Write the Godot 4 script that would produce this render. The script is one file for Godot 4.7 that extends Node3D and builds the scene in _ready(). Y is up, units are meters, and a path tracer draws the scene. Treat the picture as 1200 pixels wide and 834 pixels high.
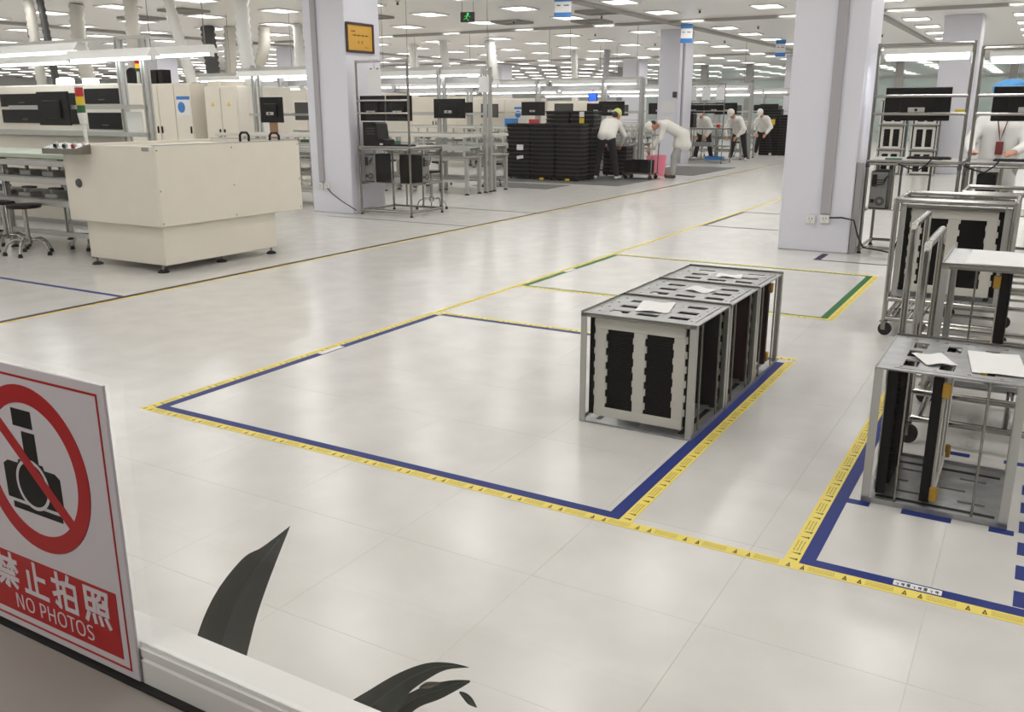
extends Node3D

const CEIL := 3.7
var M := {}
var used := {}
var rng := RandomNumberGenerator.new()
var mesh_cache := {}


# ---------------------------------------------------------------- mesh builder
class MB:
	var v := PackedVector3Array()
	var n := PackedVector3Array()
	var uv := PackedVector2Array()

	func tri(a: Vector3, b: Vector3, c: Vector3, na: Vector3, nb: Vector3, nc: Vector3) -> void:
		v.append_array([a, c, b])
		n.append_array([na, nc, nb])
		uv.append_array([Vector2.ZERO, Vector2.ZERO, Vector2.ZERO])

	func quad(a: Vector3, b: Vector3, c: Vector3, d: Vector3) -> void:  # counter-clockwise from outside
		var q := (b - a).cross(c - a).normalized()
		tri(a, b, c, q, q, q)
		tri(a, c, d, q, q, q)

	func quad_uv(a: Vector3, b: Vector3, c: Vector3, d: Vector3, u0: Vector2, u1: Vector2) -> void:
		quad(a, b, c, d)
		var k := uv.size() - 6
		var ua := u0
		var ub := Vector2(u1.x, u0.y)
		var uc := u1
		var ud := Vector2(u0.x, u1.y)
		for t in [ua, uc, ub, ua, ud, uc]:
			uv[k] = t
			k += 1

	func face(p: Array, mid: Vector3) -> void:  # convex polygon turned away from mid
		var q: Vector3 = (p[1] - p[0]).cross(p[2] - p[0]).normalized()
		var c := Vector3.ZERO
		for x in p:
			c += x
		c /= p.size()
		if q.dot(c - mid) < 0:
			p.reverse()
			q = -q
		for i in range(1, p.size() - 1):
			tri(p[0], p[i], p[i + 1], q, q, q)

	func box(c: Vector3, s: Vector3, bev := 0.0, bs := Basis()) -> MB:
		var h := s * 0.5
		if bev <= 0.0:
			var k := []
			for i in 8:
				k.append(c + bs * Vector3(h.x * (1 if i & 1 else -1), h.y * (1 if i & 2 else -1), h.z * (1 if i & 4 else -1)))
			for f in [[0, 2, 3, 1], [4, 5, 7, 6], [0, 1, 5, 4], [2, 6, 7, 3], [0, 4, 6, 2], [1, 3, 7, 5]]:
				quad(k[f[0]], k[f[1]], k[f[2]], k[f[3]])
			return self
		var b := minf(bev, minf(h.x, minf(h.y, h.z)) * 0.9)
		var p := func(x: int, y: int, z: int, ax: int) -> Vector3:
			var q := Vector3(x * (h.x - b), y * (h.y - b), z * (h.z - b))
			q[ax] += [x, y, z][ax] * b
			return c + bs * q
		for ax in 3:
			var o1 := (ax + 1) % 3
			var o2 := (ax + 2) % 3
			for s0 in [-1, 1]:
				var pts := []
				for st in [[-1, -1], [1, -1], [1, 1], [-1, 1]]:
					var sg := [0, 0, 0]
					sg[ax] = s0
					sg[o1] = st[0]
					sg[o2] = st[1]
					pts.append(p.call(sg[0], sg[1], sg[2], ax))
				face(pts, c)
				for s1 in [-1, 1]:  # edge between faces ax and o1
					var e := []
					for s2 in [-1, 1]:
						var sg := [0, 0, 0]
						sg[ax] = s0
						sg[o1] = s1
						sg[o2] = s2
						var pa: Vector3 = p.call(sg[0], sg[1], sg[2], ax)
						var pb: Vector3 = p.call(sg[0], sg[1], sg[2], o1)
						if s2 == -1:
							e.append_array([pa, pb])
						else:
							e.append_array([pb, pa])
					face(e, c)
		for i in 8:
			var x := 1 if i & 1 else -1
			var y := 1 if i & 2 else -1
			var z := 1 if i & 4 else -1
			face([p.call(x, y, z, 0), p.call(x, y, z, 1), p.call(x, y, z, 2)], c)
		return self

	func span(a: Vector3, b: Vector3, bev := 0.0) -> MB:  # box between two corners
		return box((a + b) * 0.5, (b - a).abs(), bev)

	func bar(a: Vector3, b: Vector3, w: float, hgt: float, bev := 0.0) -> MB:  # square bar from a to b
		var d := b - a
		var z := d.normalized()
		var up := Vector3.UP if absf(z.y) < 0.9 else Vector3.RIGHT
		var x := up.cross(z).normalized()
		return box((a + b) * 0.5, Vector3(w, hgt, d.length()), bev, Basis(x, z.cross(x), z))

	func tube(pts: Array, r: Variant, sides := 10, caps := true) -> MB:
		var rings := []
		var norms := []
		var prev := Vector3.ZERO
		var m := pts.size()
		for i in m:
			var t: Vector3
			if i == 0:
				t = pts[1] - pts[0]
			elif i == m - 1:
				t = pts[m - 1] - pts[m - 2]
			else:
				t = (pts[i] - pts[i - 1]).normalized() + (pts[i + 1] - pts[i]).normalized()
			t = t.normalized()
			if i == 0:
				prev = (Vector3.UP if absf(t.y) < 0.9 else Vector3.RIGHT)
			var x := (prev - t * prev.dot(t)).normalized()
			prev = x
			var y := t.cross(x)
			var rr: float = r[i] if r is Array else r
			var ring := []
			var nn := []
			for k in sides:
				var a := TAU * k / sides
				var d := x * cos(a) + y * sin(a)
				ring.append(pts[i] + d * rr)
				nn.append(d)
			rings.append(ring)
			norms.append(nn)
		for i in m - 1:
			for k in sides:
				var j := (k + 1) % sides
				tri(rings[i][k], rings[i][j], rings[i + 1][j], norms[i][k], norms[i][j], norms[i + 1][j])
				tri(rings[i][k], rings[i + 1][j], rings[i + 1][k], norms[i][k], norms[i + 1][j], norms[i + 1][k])
		if caps:
			face(rings[0].duplicate(), (pts[0] + pts[1]) * 0.5)
			face(rings[m - 1].duplicate(), (pts[m - 1] + pts[m - 2]) * 0.5)
		return self

	func cyl(a: Vector3, b: Vector3, r0: float, r1 := -1.0, sides := 12) -> MB:
		return tube([a, b], [r0, r1 if r1 >= 0.0 else r0], sides)

	func lathe(prof: Array, o: Vector3, sides := 16) -> MB:  # prof: [radius, height] from the bottom up
		for i in prof.size() - 1:
			var p0: Array = prof[i]
			var p1: Array = prof[i + 1]
			var sl := Vector2(p1[1] - p0[1], -(p1[0] - p0[0])).normalized()
			for k in sides:
				var a0 := TAU * k / sides
				var a1 := TAU * (k + 1) / sides
				var d0 := Vector3(cos(a0), 0, -sin(a0))
				var d1 := Vector3(cos(a1), 0, -sin(a1))
				var q0 := d0 * sl.x + Vector3.UP * sl.y
				var q1 := d1 * sl.x + Vector3.UP * sl.y
				var A: Vector3 = o + d0 * p0[0] + Vector3.UP * p0[1]
				var B: Vector3 = o + d1 * p0[0] + Vector3.UP * p0[1]
				var C: Vector3 = o + d1 * p1[0] + Vector3.UP * p1[1]
				var D: Vector3 = o + d0 * p1[0] + Vector3.UP * p1[1]
				if p0[0] > 1e-5:
					tri(A, B, C, q0, q1, q1)
				if p1[0] > 1e-5:
					tri(A, C, D, q0, q1, q0)
		return self

	func plate(w: float, d: float, y0: float, y1: float, holes: Array) -> MB:  # flat plate in x and z with real cut-outs
		var xs := [-w / 2, w / 2]
		var zs := [-d / 2, d / 2]
		for r: Rect2 in holes:
			for q in [r.position.x, r.end.x]:
				if not xs.has(q):
					xs.append(q)
			for q in [r.position.y, r.end.y]:
				if not zs.has(q):
					zs.append(q)
		xs.sort()
		zs.sort()
		for i in xs.size() - 1:
			for j in zs.size() - 1:
				var m := Vector2((xs[i] + xs[i + 1]) / 2, (zs[j] + zs[j + 1]) / 2)
				var open := false
				for r: Rect2 in holes:
					if r.has_point(m):
						open = true
						break
				if open:
					continue
				quad(Vector3(xs[i], y1, zs[j + 1]), Vector3(xs[i + 1], y1, zs[j + 1]), Vector3(xs[i + 1], y1, zs[j]), Vector3(xs[i], y1, zs[j]))
				quad(Vector3(xs[i], y0, zs[j]), Vector3(xs[i + 1], y0, zs[j]), Vector3(xs[i + 1], y0, zs[j + 1]), Vector3(xs[i], y0, zs[j + 1]))
		var walls := [[Rect2(-w / 2, -d / 2, w, d), 1]]
		for r: Rect2 in holes:
			walls.append([r, -1])
		for e in walls:
			var r: Rect2 = e[0]
			var c := [Vector2(r.position.x, r.position.y), Vector2(r.position.x, r.end.y), r.end, Vector2(r.end.x, r.position.y)]
			if e[1] < 0:
				c.reverse()
			for i in 4:
				var p: Vector2 = c[i]
				var q: Vector2 = c[(i + 1) % 4]
				quad(Vector3(p.x, y0, p.y), Vector3(q.x, y0, q.y), Vector3(q.x, y1, q.y), Vector3(p.x, y1, p.y))
		return self

	func sheet(pts: PackedVector2Array, z0: float, z1: float) -> MB:  # outline in x and y given a thickness along z
		var ix := Geometry2D.triangulate_polygon(pts)
		for i in range(0, ix.size(), 3):
			var a := pts[ix[i]]
			var b := pts[ix[i + 1]]
			var c := pts[ix[i + 2]]
			if (b - a).cross(c - a) < 0:
				var t := b
				b = c
				c = t
			tri(Vector3(a.x, a.y, z1), Vector3(b.x, b.y, z1), Vector3(c.x, c.y, z1), Vector3.BACK, Vector3.BACK, Vector3.BACK)
			tri(Vector3(a.x, a.y, z0), Vector3(c.x, c.y, z0), Vector3(b.x, b.y, z0), Vector3.FORWARD, Vector3.FORWARD, Vector3.FORWARD)
		var cw := Geometry2D.is_polygon_clockwise(pts)
		for i in pts.size():
			var p := pts[i]
			var q := pts[(i + 1) % pts.size()]
			if cw:
				var t := p
				p = q
				q = t
			quad(Vector3(p.x, p.y, z0), Vector3(q.x, q.y, z0), Vector3(q.x, q.y, z1), Vector3(p.x, p.y, z1))
		return self

	func ring(c: Vector2, r0: float, r1: float, z0: float, z1: float, sides := 64) -> MB:
		for k in sides:
			var a := TAU * k / sides
			var b := TAU * (k + 1) / sides
			var p := [c + Vector2(cos(a), sin(a)) * r0, c + Vector2(cos(a), sin(a)) * r1, c + Vector2(cos(b), sin(b)) * r1, c + Vector2(cos(b), sin(b)) * r0]
			sheet(PackedVector2Array(p), z0, z1)
		return self

	func commit() -> ArrayMesh:
		var arr := []
		arr.resize(Mesh.ARRAY_MAX)
		arr[Mesh.ARRAY_VERTEX] = v
		arr[Mesh.ARRAY_NORMAL] = n
		arr[Mesh.ARRAY_TEX_UV] = uv
		var m := ArrayMesh.new()
		m.add_surface_from_arrays(Mesh.PRIMITIVE_TRIANGLES, arr)
		return m


# ---------------------------------------------------------------- scene helpers
func numbered(called: String) -> String:
	var k: int = used.get(called, 0)
	used[called] = k + 1
	return called if k == 0 else "%s_%03d" % [called, k]


func tag(o: Node, label: String, category: String, group := "", kind := "") -> Node:
	if label:
		o.set_meta("label", label)
	if category:
		o.set_meta("category", category)
	if group:
		o.set_meta("group", group)
	if kind:
		o.set_meta("kind", kind)
	return o


func thing(called: String, label: String, category: String, at := Vector3.ZERO, turn := 0.0, group := "") -> Node3D:
	var o := Node3D.new()
	o.name = numbered(called)
	add_child(o)
	o.position = at
	o.rotation.y = turn
	tag(o, label, category, group)
	return o


func part(parent: Node, called: String, shape: Variant, m: Material, at := Vector3.ZERO) -> MeshInstance3D:
	var o := MeshInstance3D.new()
	o.name = called
	o.mesh = shape.commit() if shape is MB else shape
	o.material_override = m
	o.position = at
	parent.add_child(o, true)
	return o


func one(called: String, label: String, category: String, shape: Variant, m: Material, at := Vector3.ZERO, turn := 0.0, group := "") -> MeshInstance3D:
	var o := part(self, numbered(called), shape, m, at)
	o.rotation.y = turn
	tag(o, label, category, group)
	return o


func struct(called: String, shape: Variant, m: Material, at := Vector3.ZERO) -> MeshInstance3D:
	var o := part(self, numbered(called), shape, m, at)
	o.set_meta("kind", "structure")
	return o


func dup(root: Node3D, at: Vector3, turn: float, label: String, group := "") -> Node3D:
	var base := String(root.name)
	var rx := RegEx.create_from_string("_\\d{3}$")
	var r: Node3D = root.duplicate()
	r.name = numbered(rx.sub(base, ""))
	add_child(r)
	r.position = at
	r.rotation.y = turn
	if label:
		r.set_meta("label", label)
	if group:
		r.set_meta("group", group)
	return r


func mat(called: String, c: Color, rough := 0.6, metal := 0.0, spec := 0.5) -> StandardMaterial3D:
	var m := StandardMaterial3D.new()
	m.resource_name = called
	m.albedo_color = c
	m.roughness = rough
	m.metallic = metal
	m.metallic_specular = spec
	M[called] = m
	return m


func glow(called: String, c: Color, e: float) -> StandardMaterial3D:
	var m := mat(called, c, 0.5)
	m.emission_enabled = true
	m.emission = c
	m.emission_energy_multiplier = e
	return m


func noise_tex(freq: float, lo: Color, hi: Color, size := 512, sd := 1, octaves := 4) -> NoiseTexture2D:
	var f := FastNoiseLite.new()
	f.seed = sd
	f.frequency = freq
	f.fractal_octaves = octaves
	var g := Gradient.new()
	g.set_color(0, lo)
	g.set_color(1, hi)
	var t := NoiseTexture2D.new()
	t.width = size
	t.height = size
	t.seamless = true
	t.noise = f
	t.color_ramp = g
	return t


func tri_world(m: StandardMaterial3D, t: Texture2D, scale: float) -> void:
	m.albedo_texture = t
	m.uv1_triplanar = true
	m.uv1_world_triplanar = true
	m.uv1_scale = Vector3.ONE * scale


func tape_texture(base: Color, ink: Color) -> ImageTexture:
	var w := 512
	var h := 64
	var im := Image.create(w, h, false, Image.FORMAT_RGB8)
	im.fill(base)
	for c in [60, 190]:  # warning triangles with a hollow core
		for y in 40:
			var half := 22.0 * y / 40.0
			for x in range(int(c - half), int(c + half) + 1):
				var inner := absf(x - c) < half - 8.0 and y > 14 and y < 34
				im.set_pixel(x, 12 + y, base if inner and (x + y) % 7 < 4 else ink)
	rng.seed = 5
	for row in 3:  # small print, too fine to read
		var x := 240
		while x < 480:
			var wd := rng.randi_range(4, 12)
			im.fill_rect(Rect2i(x, 14 + row * 14, wd, 6), ink.lerp(base, 0.45))
			x += wd + rng.randi_range(4, 9)
	return ImageTexture.create_from_image(im)


func make_materials() -> void:
	var fl := mat("floor", Color(1, 1, 1), 0.2, 0.0, 0.45)
	tri_world(fl, noise_tex(0.012, Color(0.78, 0.772, 0.757), Color(0.822, 0.817, 0.804), 1024, 3, 5), 0.25)
	fl.roughness = 0.21
	mat("joint", Color(0.74, 0.735, 0.72), 0.4)
	mat("ceiling", Color(0.965, 0.955, 0.945), 0.32, 0.0, 0.6)
	mat("ceil_trim", Color(0.66, 0.65, 0.63), 0.7)
	mat("vent", Color(0.62, 0.61, 0.59), 0.7)
	mat("column", Color(0.845, 0.845, 0.885), 0.42)
	mat("conduit", Color(0.64, 0.63, 0.65), 0.5)
	mat("wall", Color(0.82, 0.82, 0.81), 0.7)
	mat("white", Color(0.86, 0.86, 0.85), 0.5)
	mat("white_paint", Color(0.80, 0.79, 0.76), 0.45)
	mat("paper", Color(0.88, 0.88, 0.88), 0.8)
	var cr := mat("cream", Color(1, 1, 1), 0.45)
	tri_world(cr, noise_tex(0.02, Color(0.865, 0.84, 0.79), Color(0.885, 0.86, 0.81), 256, 4), 0.7)
	mat("cream_dark", Color(0.74, 0.715, 0.665), 0.5)
	mat("grey_panel", Color(0.58, 0.58, 0.58), 0.5)
	mat("grey_dark", Color(0.27, 0.27, 0.27), 0.6)
	mat("black", Color(0.022, 0.022, 0.025), 0.45, 0.0, 0.35)
	mat("black_matt", Color(0.03, 0.03, 0.034), 0.6, 0.0, 0.3)
	mat("crate_rim", Color(0.12, 0.12, 0.125), 0.5)
	mat("corridor", Color(0.42, 0.40, 0.39), 0.8)
	mat("maroon", Color(0.13, 0.035, 0.04), 0.55, 0.0, 0.3)
	mat("rubber", Color(0.07, 0.07, 0.07), 0.8)
	mat("mat_grey", Color(0.36, 0.36, 0.36), 0.8)
	mat("chrome", Color(0.66, 0.65, 0.635), 0.16, 1.0)
	mat("steel", Color(0.55, 0.54, 0.52), 0.26, 1.0)
	var gal := mat("galvanised", Color(1, 1, 1), 0.33, 0.6)
	tri_world(gal, noise_tex(0.03, Color(0.58, 0.59, 0.60), Color(0.68, 0.68, 0.68), 256, 6), 1.5)
	mat("alu", Color(0.72, 0.72, 0.71), 0.38, 0.6)
	mat("alu_dull", Color(0.60, 0.59, 0.58), 0.45, 0.5)
	mat("bench_top", Color(0.66, 0.70, 0.64), 0.5)
	mat("blue_tape", Color(0.115, 0.185, 0.46), 0.5, 0.0, 0.3)
	mat("navy_tape", Color(0.13, 0.13, 0.24), 0.5, 0.0, 0.3)
	mat("green_tape", Color(0.12, 0.40, 0.21), 0.5, 0.0, 0.3)
	var y := mat("yellow_tape", Color(1, 1, 1), 0.5, 0.0, 0.35)
	y.albedo_texture = tape_texture(Color(0.90, 0.82, 0.41), Color(0.12, 0.11, 0.08))
	mat("yellow", Color(0.85, 0.72, 0.16), 0.5)
	mat("knob_yellow", Color(0.68, 0.52, 0.12), 0.5)
	mat("red", Color(0.70, 0.12, 0.13), 0.5)
	mat("sign_red", Color(0.66, 0.115, 0.13), 0.45)
	mat("sign_white", Color(0.80, 0.78, 0.80), 0.4)
	mat("sign_black", Color(0.05, 0.05, 0.05), 0.5)
	mat("green", Color(0.10, 0.36, 0.20), 0.5)
	mat("blue", Color(0.20, 0.48, 0.76), 0.5)
	mat("gold", Color(0.80, 0.61, 0.20), 0.4)
	mat("frame_brown", Color(0.20, 0.09, 0.05), 0.4)
	mat("ink", Color(0.25, 0.14, 0.06), 0.6)
	mat("cardboard", Color(0.60, 0.46, 0.33), 0.8)
	mat("pink", Color(0.93, 0.50, 0.60), 0.6)
	mat("coat", Color(0.86, 0.85, 0.83), 0.85)
	mat("trouser_navy", Color(0.05, 0.055, 0.08), 0.85)
	mat("trouser_grey", Color(0.62, 0.62, 0.61), 0.85)
	mat("skin", Color(0.72, 0.50, 0.40), 0.6)
	mat("hair", Color(0.04, 0.035, 0.03), 0.6)
	mat("cap_yellow", Color(0.80, 0.81, 0.50), 0.8)
	mat("cap_blue", Color(0.36, 0.62, 0.86), 0.8)
	mat("shoe_white", Color(0.78, 0.78, 0.78), 0.7)
	mat("shoe_brown", Color(0.22, 0.15, 0.12), 0.7)
	mat("lanyard", Color(0.45, 0.14, 0.12), 0.7)
	mat("pc_back", Color(0.50, 0.50, 0.49), 0.45, 0.5)
	mat("pcb", Color(0.25, 0.42, 0.35), 0.5)
	mat("leaf", Color(0.075, 0.115, 0.085), 0.42, 0.0, 0.3)
	mat("leaf_rib", Color(0.14, 0.19, 0.14), 0.4)
	mat("leaf_pale", Color(0.42, 0.40, 0.32), 0.5)
	mat("soil", Color(0.13, 0.10, 0.07), 0.9)
	mat("wall_sign_grey", Color(0.6, 0.6, 0.6), 0.6)
	mat("pot", Color(0.75, 0.74, 0.72), 0.5)
	mat("sill", Color(0.56, 0.54, 0.52), 0.6)
	mat("gasket", Color(0.08, 0.08, 0.08), 0.7)
	var g := mat("glass", Color(0.05, 0.06, 0.06, 0.02), 0.02)
	g.transparency = BaseMaterial3D.TRANSPARENCY_ALPHA
	var tg := mat("teal_glass", Color(0.80, 0.90, 0.87, 0.25), 0.1)
	tg.transparency = BaseMaterial3D.TRANSPARENCY_ALPHA
	glow("lamp_panel", Color(1.0, 0.992, 0.975), 2.6)
	glow("tube_light", Color(0.97, 0.985, 1.0), 4.0)
	glow("exit_green", Color(0.10, 0.75, 0.30), 0.9)
	glow("amber", Color(1.0, 0.55, 0.10), 1.2)
	glow("screen_blue", Color(0.12, 0.30, 0.85), 1.0)


# ---------------------------------------------------------------- the scene
func _ready() -> void:
	rng.seed = 11
	var cam := Camera3D.new()
	cam.name = "camera"
	cam.position = Vector3(0, 1.55, 0)
	cam.rotation = Vector3(-0.269505, 0.529652, -0.00148)
	cam.fov = rad_to_deg(2.0 * atan(417.0 / 1045.155))
	cam.near = 0.05
	cam.far = 300.0
	add_child(cam)
	cam.current = true
	var env := Environment.new()
	env.background_mode = Environment.BG_COLOR
	env.background_color = Color(0, 0, 0)
	env.tonemap_mode = Environment.TONE_MAPPER_LINEAR
	env.tonemap_exposure = 1.57
	env.sdfgi_enabled = true
	env.ssao_enabled = true
	env.ssil_enabled = true
	var we := WorldEnvironment.new()
	we.name = "environment"
	we.environment = env
	add_child(we)

	make_materials()
	build_shell()
	build_lamps(cam)
	build_tapes()
	build_columns()
	build_loader()
	build_magazines()
	build_trolleys()
	build_stations()
	build_lines()
	build_cabinets()
	build_stacks()
	build_people()
	build_foreground()
	build_overhead()


func build_shell() -> void:
	var f := struct("floor", MB.new().span(Vector3(-60, -0.3, -70), Vector3(10, -0.002, 3)), M.floor)
	# sheet joints near the window: the tiles are pieces of their own over a slightly darker bed
	var ts := 0.6
	var tile := MB.new().box(Vector3(0, -0.0005, 0), Vector3(ts - 0.0009, 0.003, ts - 0.0009)).commit()
	var x0 := -1.94 - ts * 6
	var z0 := -3.02 - ts * 9
	for i in 10:
		for j in 13:
			part(f, "floor_tile", tile, M.floor, Vector3(x0 + ts * (i + 0.5), 0, z0 + ts * (j + 0.5)))
	part(f, "joint_bed", MB.new().span(Vector3(x0, -0.0019, z0), Vector3(x0 + ts * 10, -0.0012, z0 + ts * 13)), M.joint)
	# the rest of the floor surface, level with the tiles
	var r := MB.new()
	r.span(Vector3(-60, -0.0019, -70), Vector3(10, 0.001, z0 - 0.001))
	r.span(Vector3(-60, -0.0019, z0 + ts * 13 + 0.001), Vector3(10, 0.001, 3))
	r.span(Vector3(-60, -0.0019, z0 - 0.001), Vector3(x0 - 0.001, 0.001, z0 + ts * 13 + 0.001))
	r.span(Vector3(x0 + ts * 10 + 0.001, -0.0019, z0 - 0.001), Vector3(10, 0.001, z0 + ts * 13 + 0.001))
	part(f, "floor_covering", r, M.floor)
	struct("ceiling", MB.new().span(Vector3(-60, CEIL, -70), Vector3(10, CEIL + 0.25, 3)), M.ceiling)
	struct("wall_back", MB.new().span(Vector3(-60, 0, -70.2), Vector3(10, CEIL, -70)), M.wall)
	struct("wall_left", MB.new().span(Vector3(-60.2, 0, -70.2), Vector3(-60, CEIL, 3)), M.wall)
	struct("wall_right", MB.new().span(Vector3(10, 0, -70.2), Vector3(10.2, CEIL, 3)), M.wall)
	# visitor corridor this side of the window
	struct("wall_corridor", MB.new().span(Vector3(-60, 0, 1.6), Vector3(10, CEIL, 1.8)), M.corridor)
	struct("wall_window", MB.new().span(Vector3(-60, 0, -0.72), Vector3(-7, CEIL, -0.60)).span(Vector3(5, 0, -0.72), Vector3(10, CEIL, -0.60)).span(Vector3(-7, 2.5, -0.72), Vector3(5, CEIL, -0.60)), M.wall)
	struct("ceiling_corridor", MB.new().span(Vector3(-7, 2.5, -0.60), Vector3(5, 2.6, 1.6)), M.ceiling)
	struct("wall_corridor_end", MB.new().span(Vector3(-7.15, 0, -0.60), Vector3(-7, 2.6, 1.6)).span(Vector3(5, 0, -0.60), Vector3(5.15, 2.6, 1.6)), M.corridor)
	struct("wall_parapet", MB.new().span(Vector3(-7, 0, -0.70), Vector3(5, 0.80, -0.52)), M.wall)
	# ceiling trims: dark profile lines between ceiling fields
	var k := 1
	for t in [[Vector3(-60, 0, -22.7), Vector3(10, 0, -22.55)], [Vector3(-60, 0, -37.2), Vector3(10, 0, -37.05)], [Vector3(-8.75, 0, -70), Vector3(-8.6, 0, -0.72)], [Vector3(-3.85, 0, -70), Vector3(-3.72, 0, -22.7)], [Vector3(-23.1, 0, -70), Vector3(-22.95, 0, -0.72)]]:
		struct("trim_%d" % k, MB.new().span(t[0] + Vector3(0, CEIL - 0.07, 0), t[1] + Vector3(0, CEIL - 0.001, 0)), M.ceil_trim)
		k += 1
	# far glazed partition on the right
	var gw := Node3D.new()
	gw.name = numbered("window_1")
	add_child(gw)
	gw.set_meta("kind", "structure")
	for i in 13:
		var x := -20.0 + i * 2.3
		part(gw, "mullion", MB.new().span(Vector3(x - 0.25, 0, -46.0), Vector3(x + 0.08, CEIL, -45.7)), M.alu_dull)
		if i < 12:
			part(gw, "pane", MB.new().span(Vector3(x + 0.1, 0.1, -45.88), Vector3(x + 2.03, CEIL - 0.1, -45.86)), M.teal_glass)
	part(gw, "rail", MB.new().span(Vector3(-20.2, 2.95, -45.84), Vector3(7.7, 3.05, -45.7)), M.alu_dull)


func build_lamps(cam: Camera3D) -> void:
	var spots := []
	var half := Vector2(600.0 / 1045.155, 417.0 / 1045.155)
	for i in 29:
		for j in 29:
			var p := Vector3(-5.6 + 2.4 * (i - 22), CEIL, -18.1 + 2.37 * (7 - j))
			if p.z > -1.0 or p.z < -68 or p.x > 9.5 or p.x < -59:
				continue
			var c := cam.transform.affine_inverse() * p
			var inside := c.z < 0 and absf(c.x / -c.z) < half.x * 1.06 and absf(c.y / -c.z) < half.y * 1.1
			spots.append([c.length() + (0.0 if inside else 16.0), p])
	spots.sort_custom(func(a, b): return a[0] < b[0])
	var frame := MB.new()
	frame.span(Vector3(-0.31, -0.03, -0.38), Vector3(-0.28, 0, 0.38)).span(Vector3(0.28, -0.03, -0.38), Vector3(0.31, 0, 0.38))
	frame.span(Vector3(-0.28, -0.03, -0.38), Vector3(0.28, 0, -0.35)).span(Vector3(-0.28, -0.03, 0.35), Vector3(0.28, 0, 0.38))
	var fm := frame.commit()
	var dm := MB.new().span(Vector3(-0.28, -0.018, -0.35), Vector3(0.28, -0.002, 0.35)).commit()
	var far := []
	for k in spots.size():
		var p: Vector3 = spots[k][1]
		if k >= 300:
			far.append(p)
			continue
		var t := thing("ceiling_light", "bright rectangular light panel recessed in the pale ceiling", "ceiling light", p, 0.0, "ceiling light panels of the hall")
		part(t, "frame", fm, M.white)
		part(t, "diffuser", dm, M.lamp_panel)
		var a := AreaLight3D.new()
		a.name = "panel_light"
		a.area_size = Vector2(0.54, 0.68)
		a.area_normalize_energy = true
		a.light_energy = 0.66
		a.light_color = Color(1.0, 0.992, 0.975)
		a.shadow_enabled = true
		a.area_range = 40.0
		a.position = Vector3(0, -0.035, 0)
		a.rotation.x = -PI / 2
		t.add_child(a)
	var mm := MultiMesh.new()
	mm.transform_format = MultiMesh.TRANSFORM_3D
	mm.mesh = MB.new().span(Vector3(-0.28, -0.018, -0.35), Vector3(0.28, -0.002, 0.35)).commit()
	mm.instance_count = far.size()
	for k in far.size():
		mm.set_instance_transform(k, Transform3D(Basis(), far[k]))
	var mi := MultiMeshInstance3D.new()
	mi.name = "distant_ceiling_lights"
	mi.multimesh = mm
	mi.material_override = M.lamp_panel
	add_child(mi)
	tag(mi, "rows of tiny ceiling light panels far at the back of the hall", "ceiling lights", "", "stuff")


func tape(called: String, label: String, a: Vector2, b: Vector2, m: Material, y := 0.001, group := "") -> void:
	# strip between two corners (x, z), a few tenths of a millimetre thick
	var s := MB.new()
	var lo := Vector3(minf(a.x, b.x), y, minf(a.y, b.y))
	var hi := Vector3(maxf(a.x, b.x), y + 0.0012, maxf(a.y, b.y))
	s.span(lo, hi - Vector3(0, 0.0002, 0))
	var d := hi - lo
	if d.x > d.z:
		s.quad_uv(Vector3(lo.x, hi.y, hi.z), Vector3(hi.x, hi.y, hi.z), Vector3(hi.x, hi.y, lo.z), Vector3(lo.x, hi.y, lo.z), Vector2(0, 1), Vector2(d.x / 0.19, 0))
	else:
		s.quad_uv(Vector3(hi.x, hi.y, hi.z), Vector3(hi.x, hi.y, lo.z), Vector3(lo.x, hi.y, lo.z), Vector3(lo.x, hi.y, hi.z), Vector2(0, 1), Vector2(d.z / 0.19, 0))
	one(called, label, "floor tape", s, m, Vector3.ZERO, 0.0, group)


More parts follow.
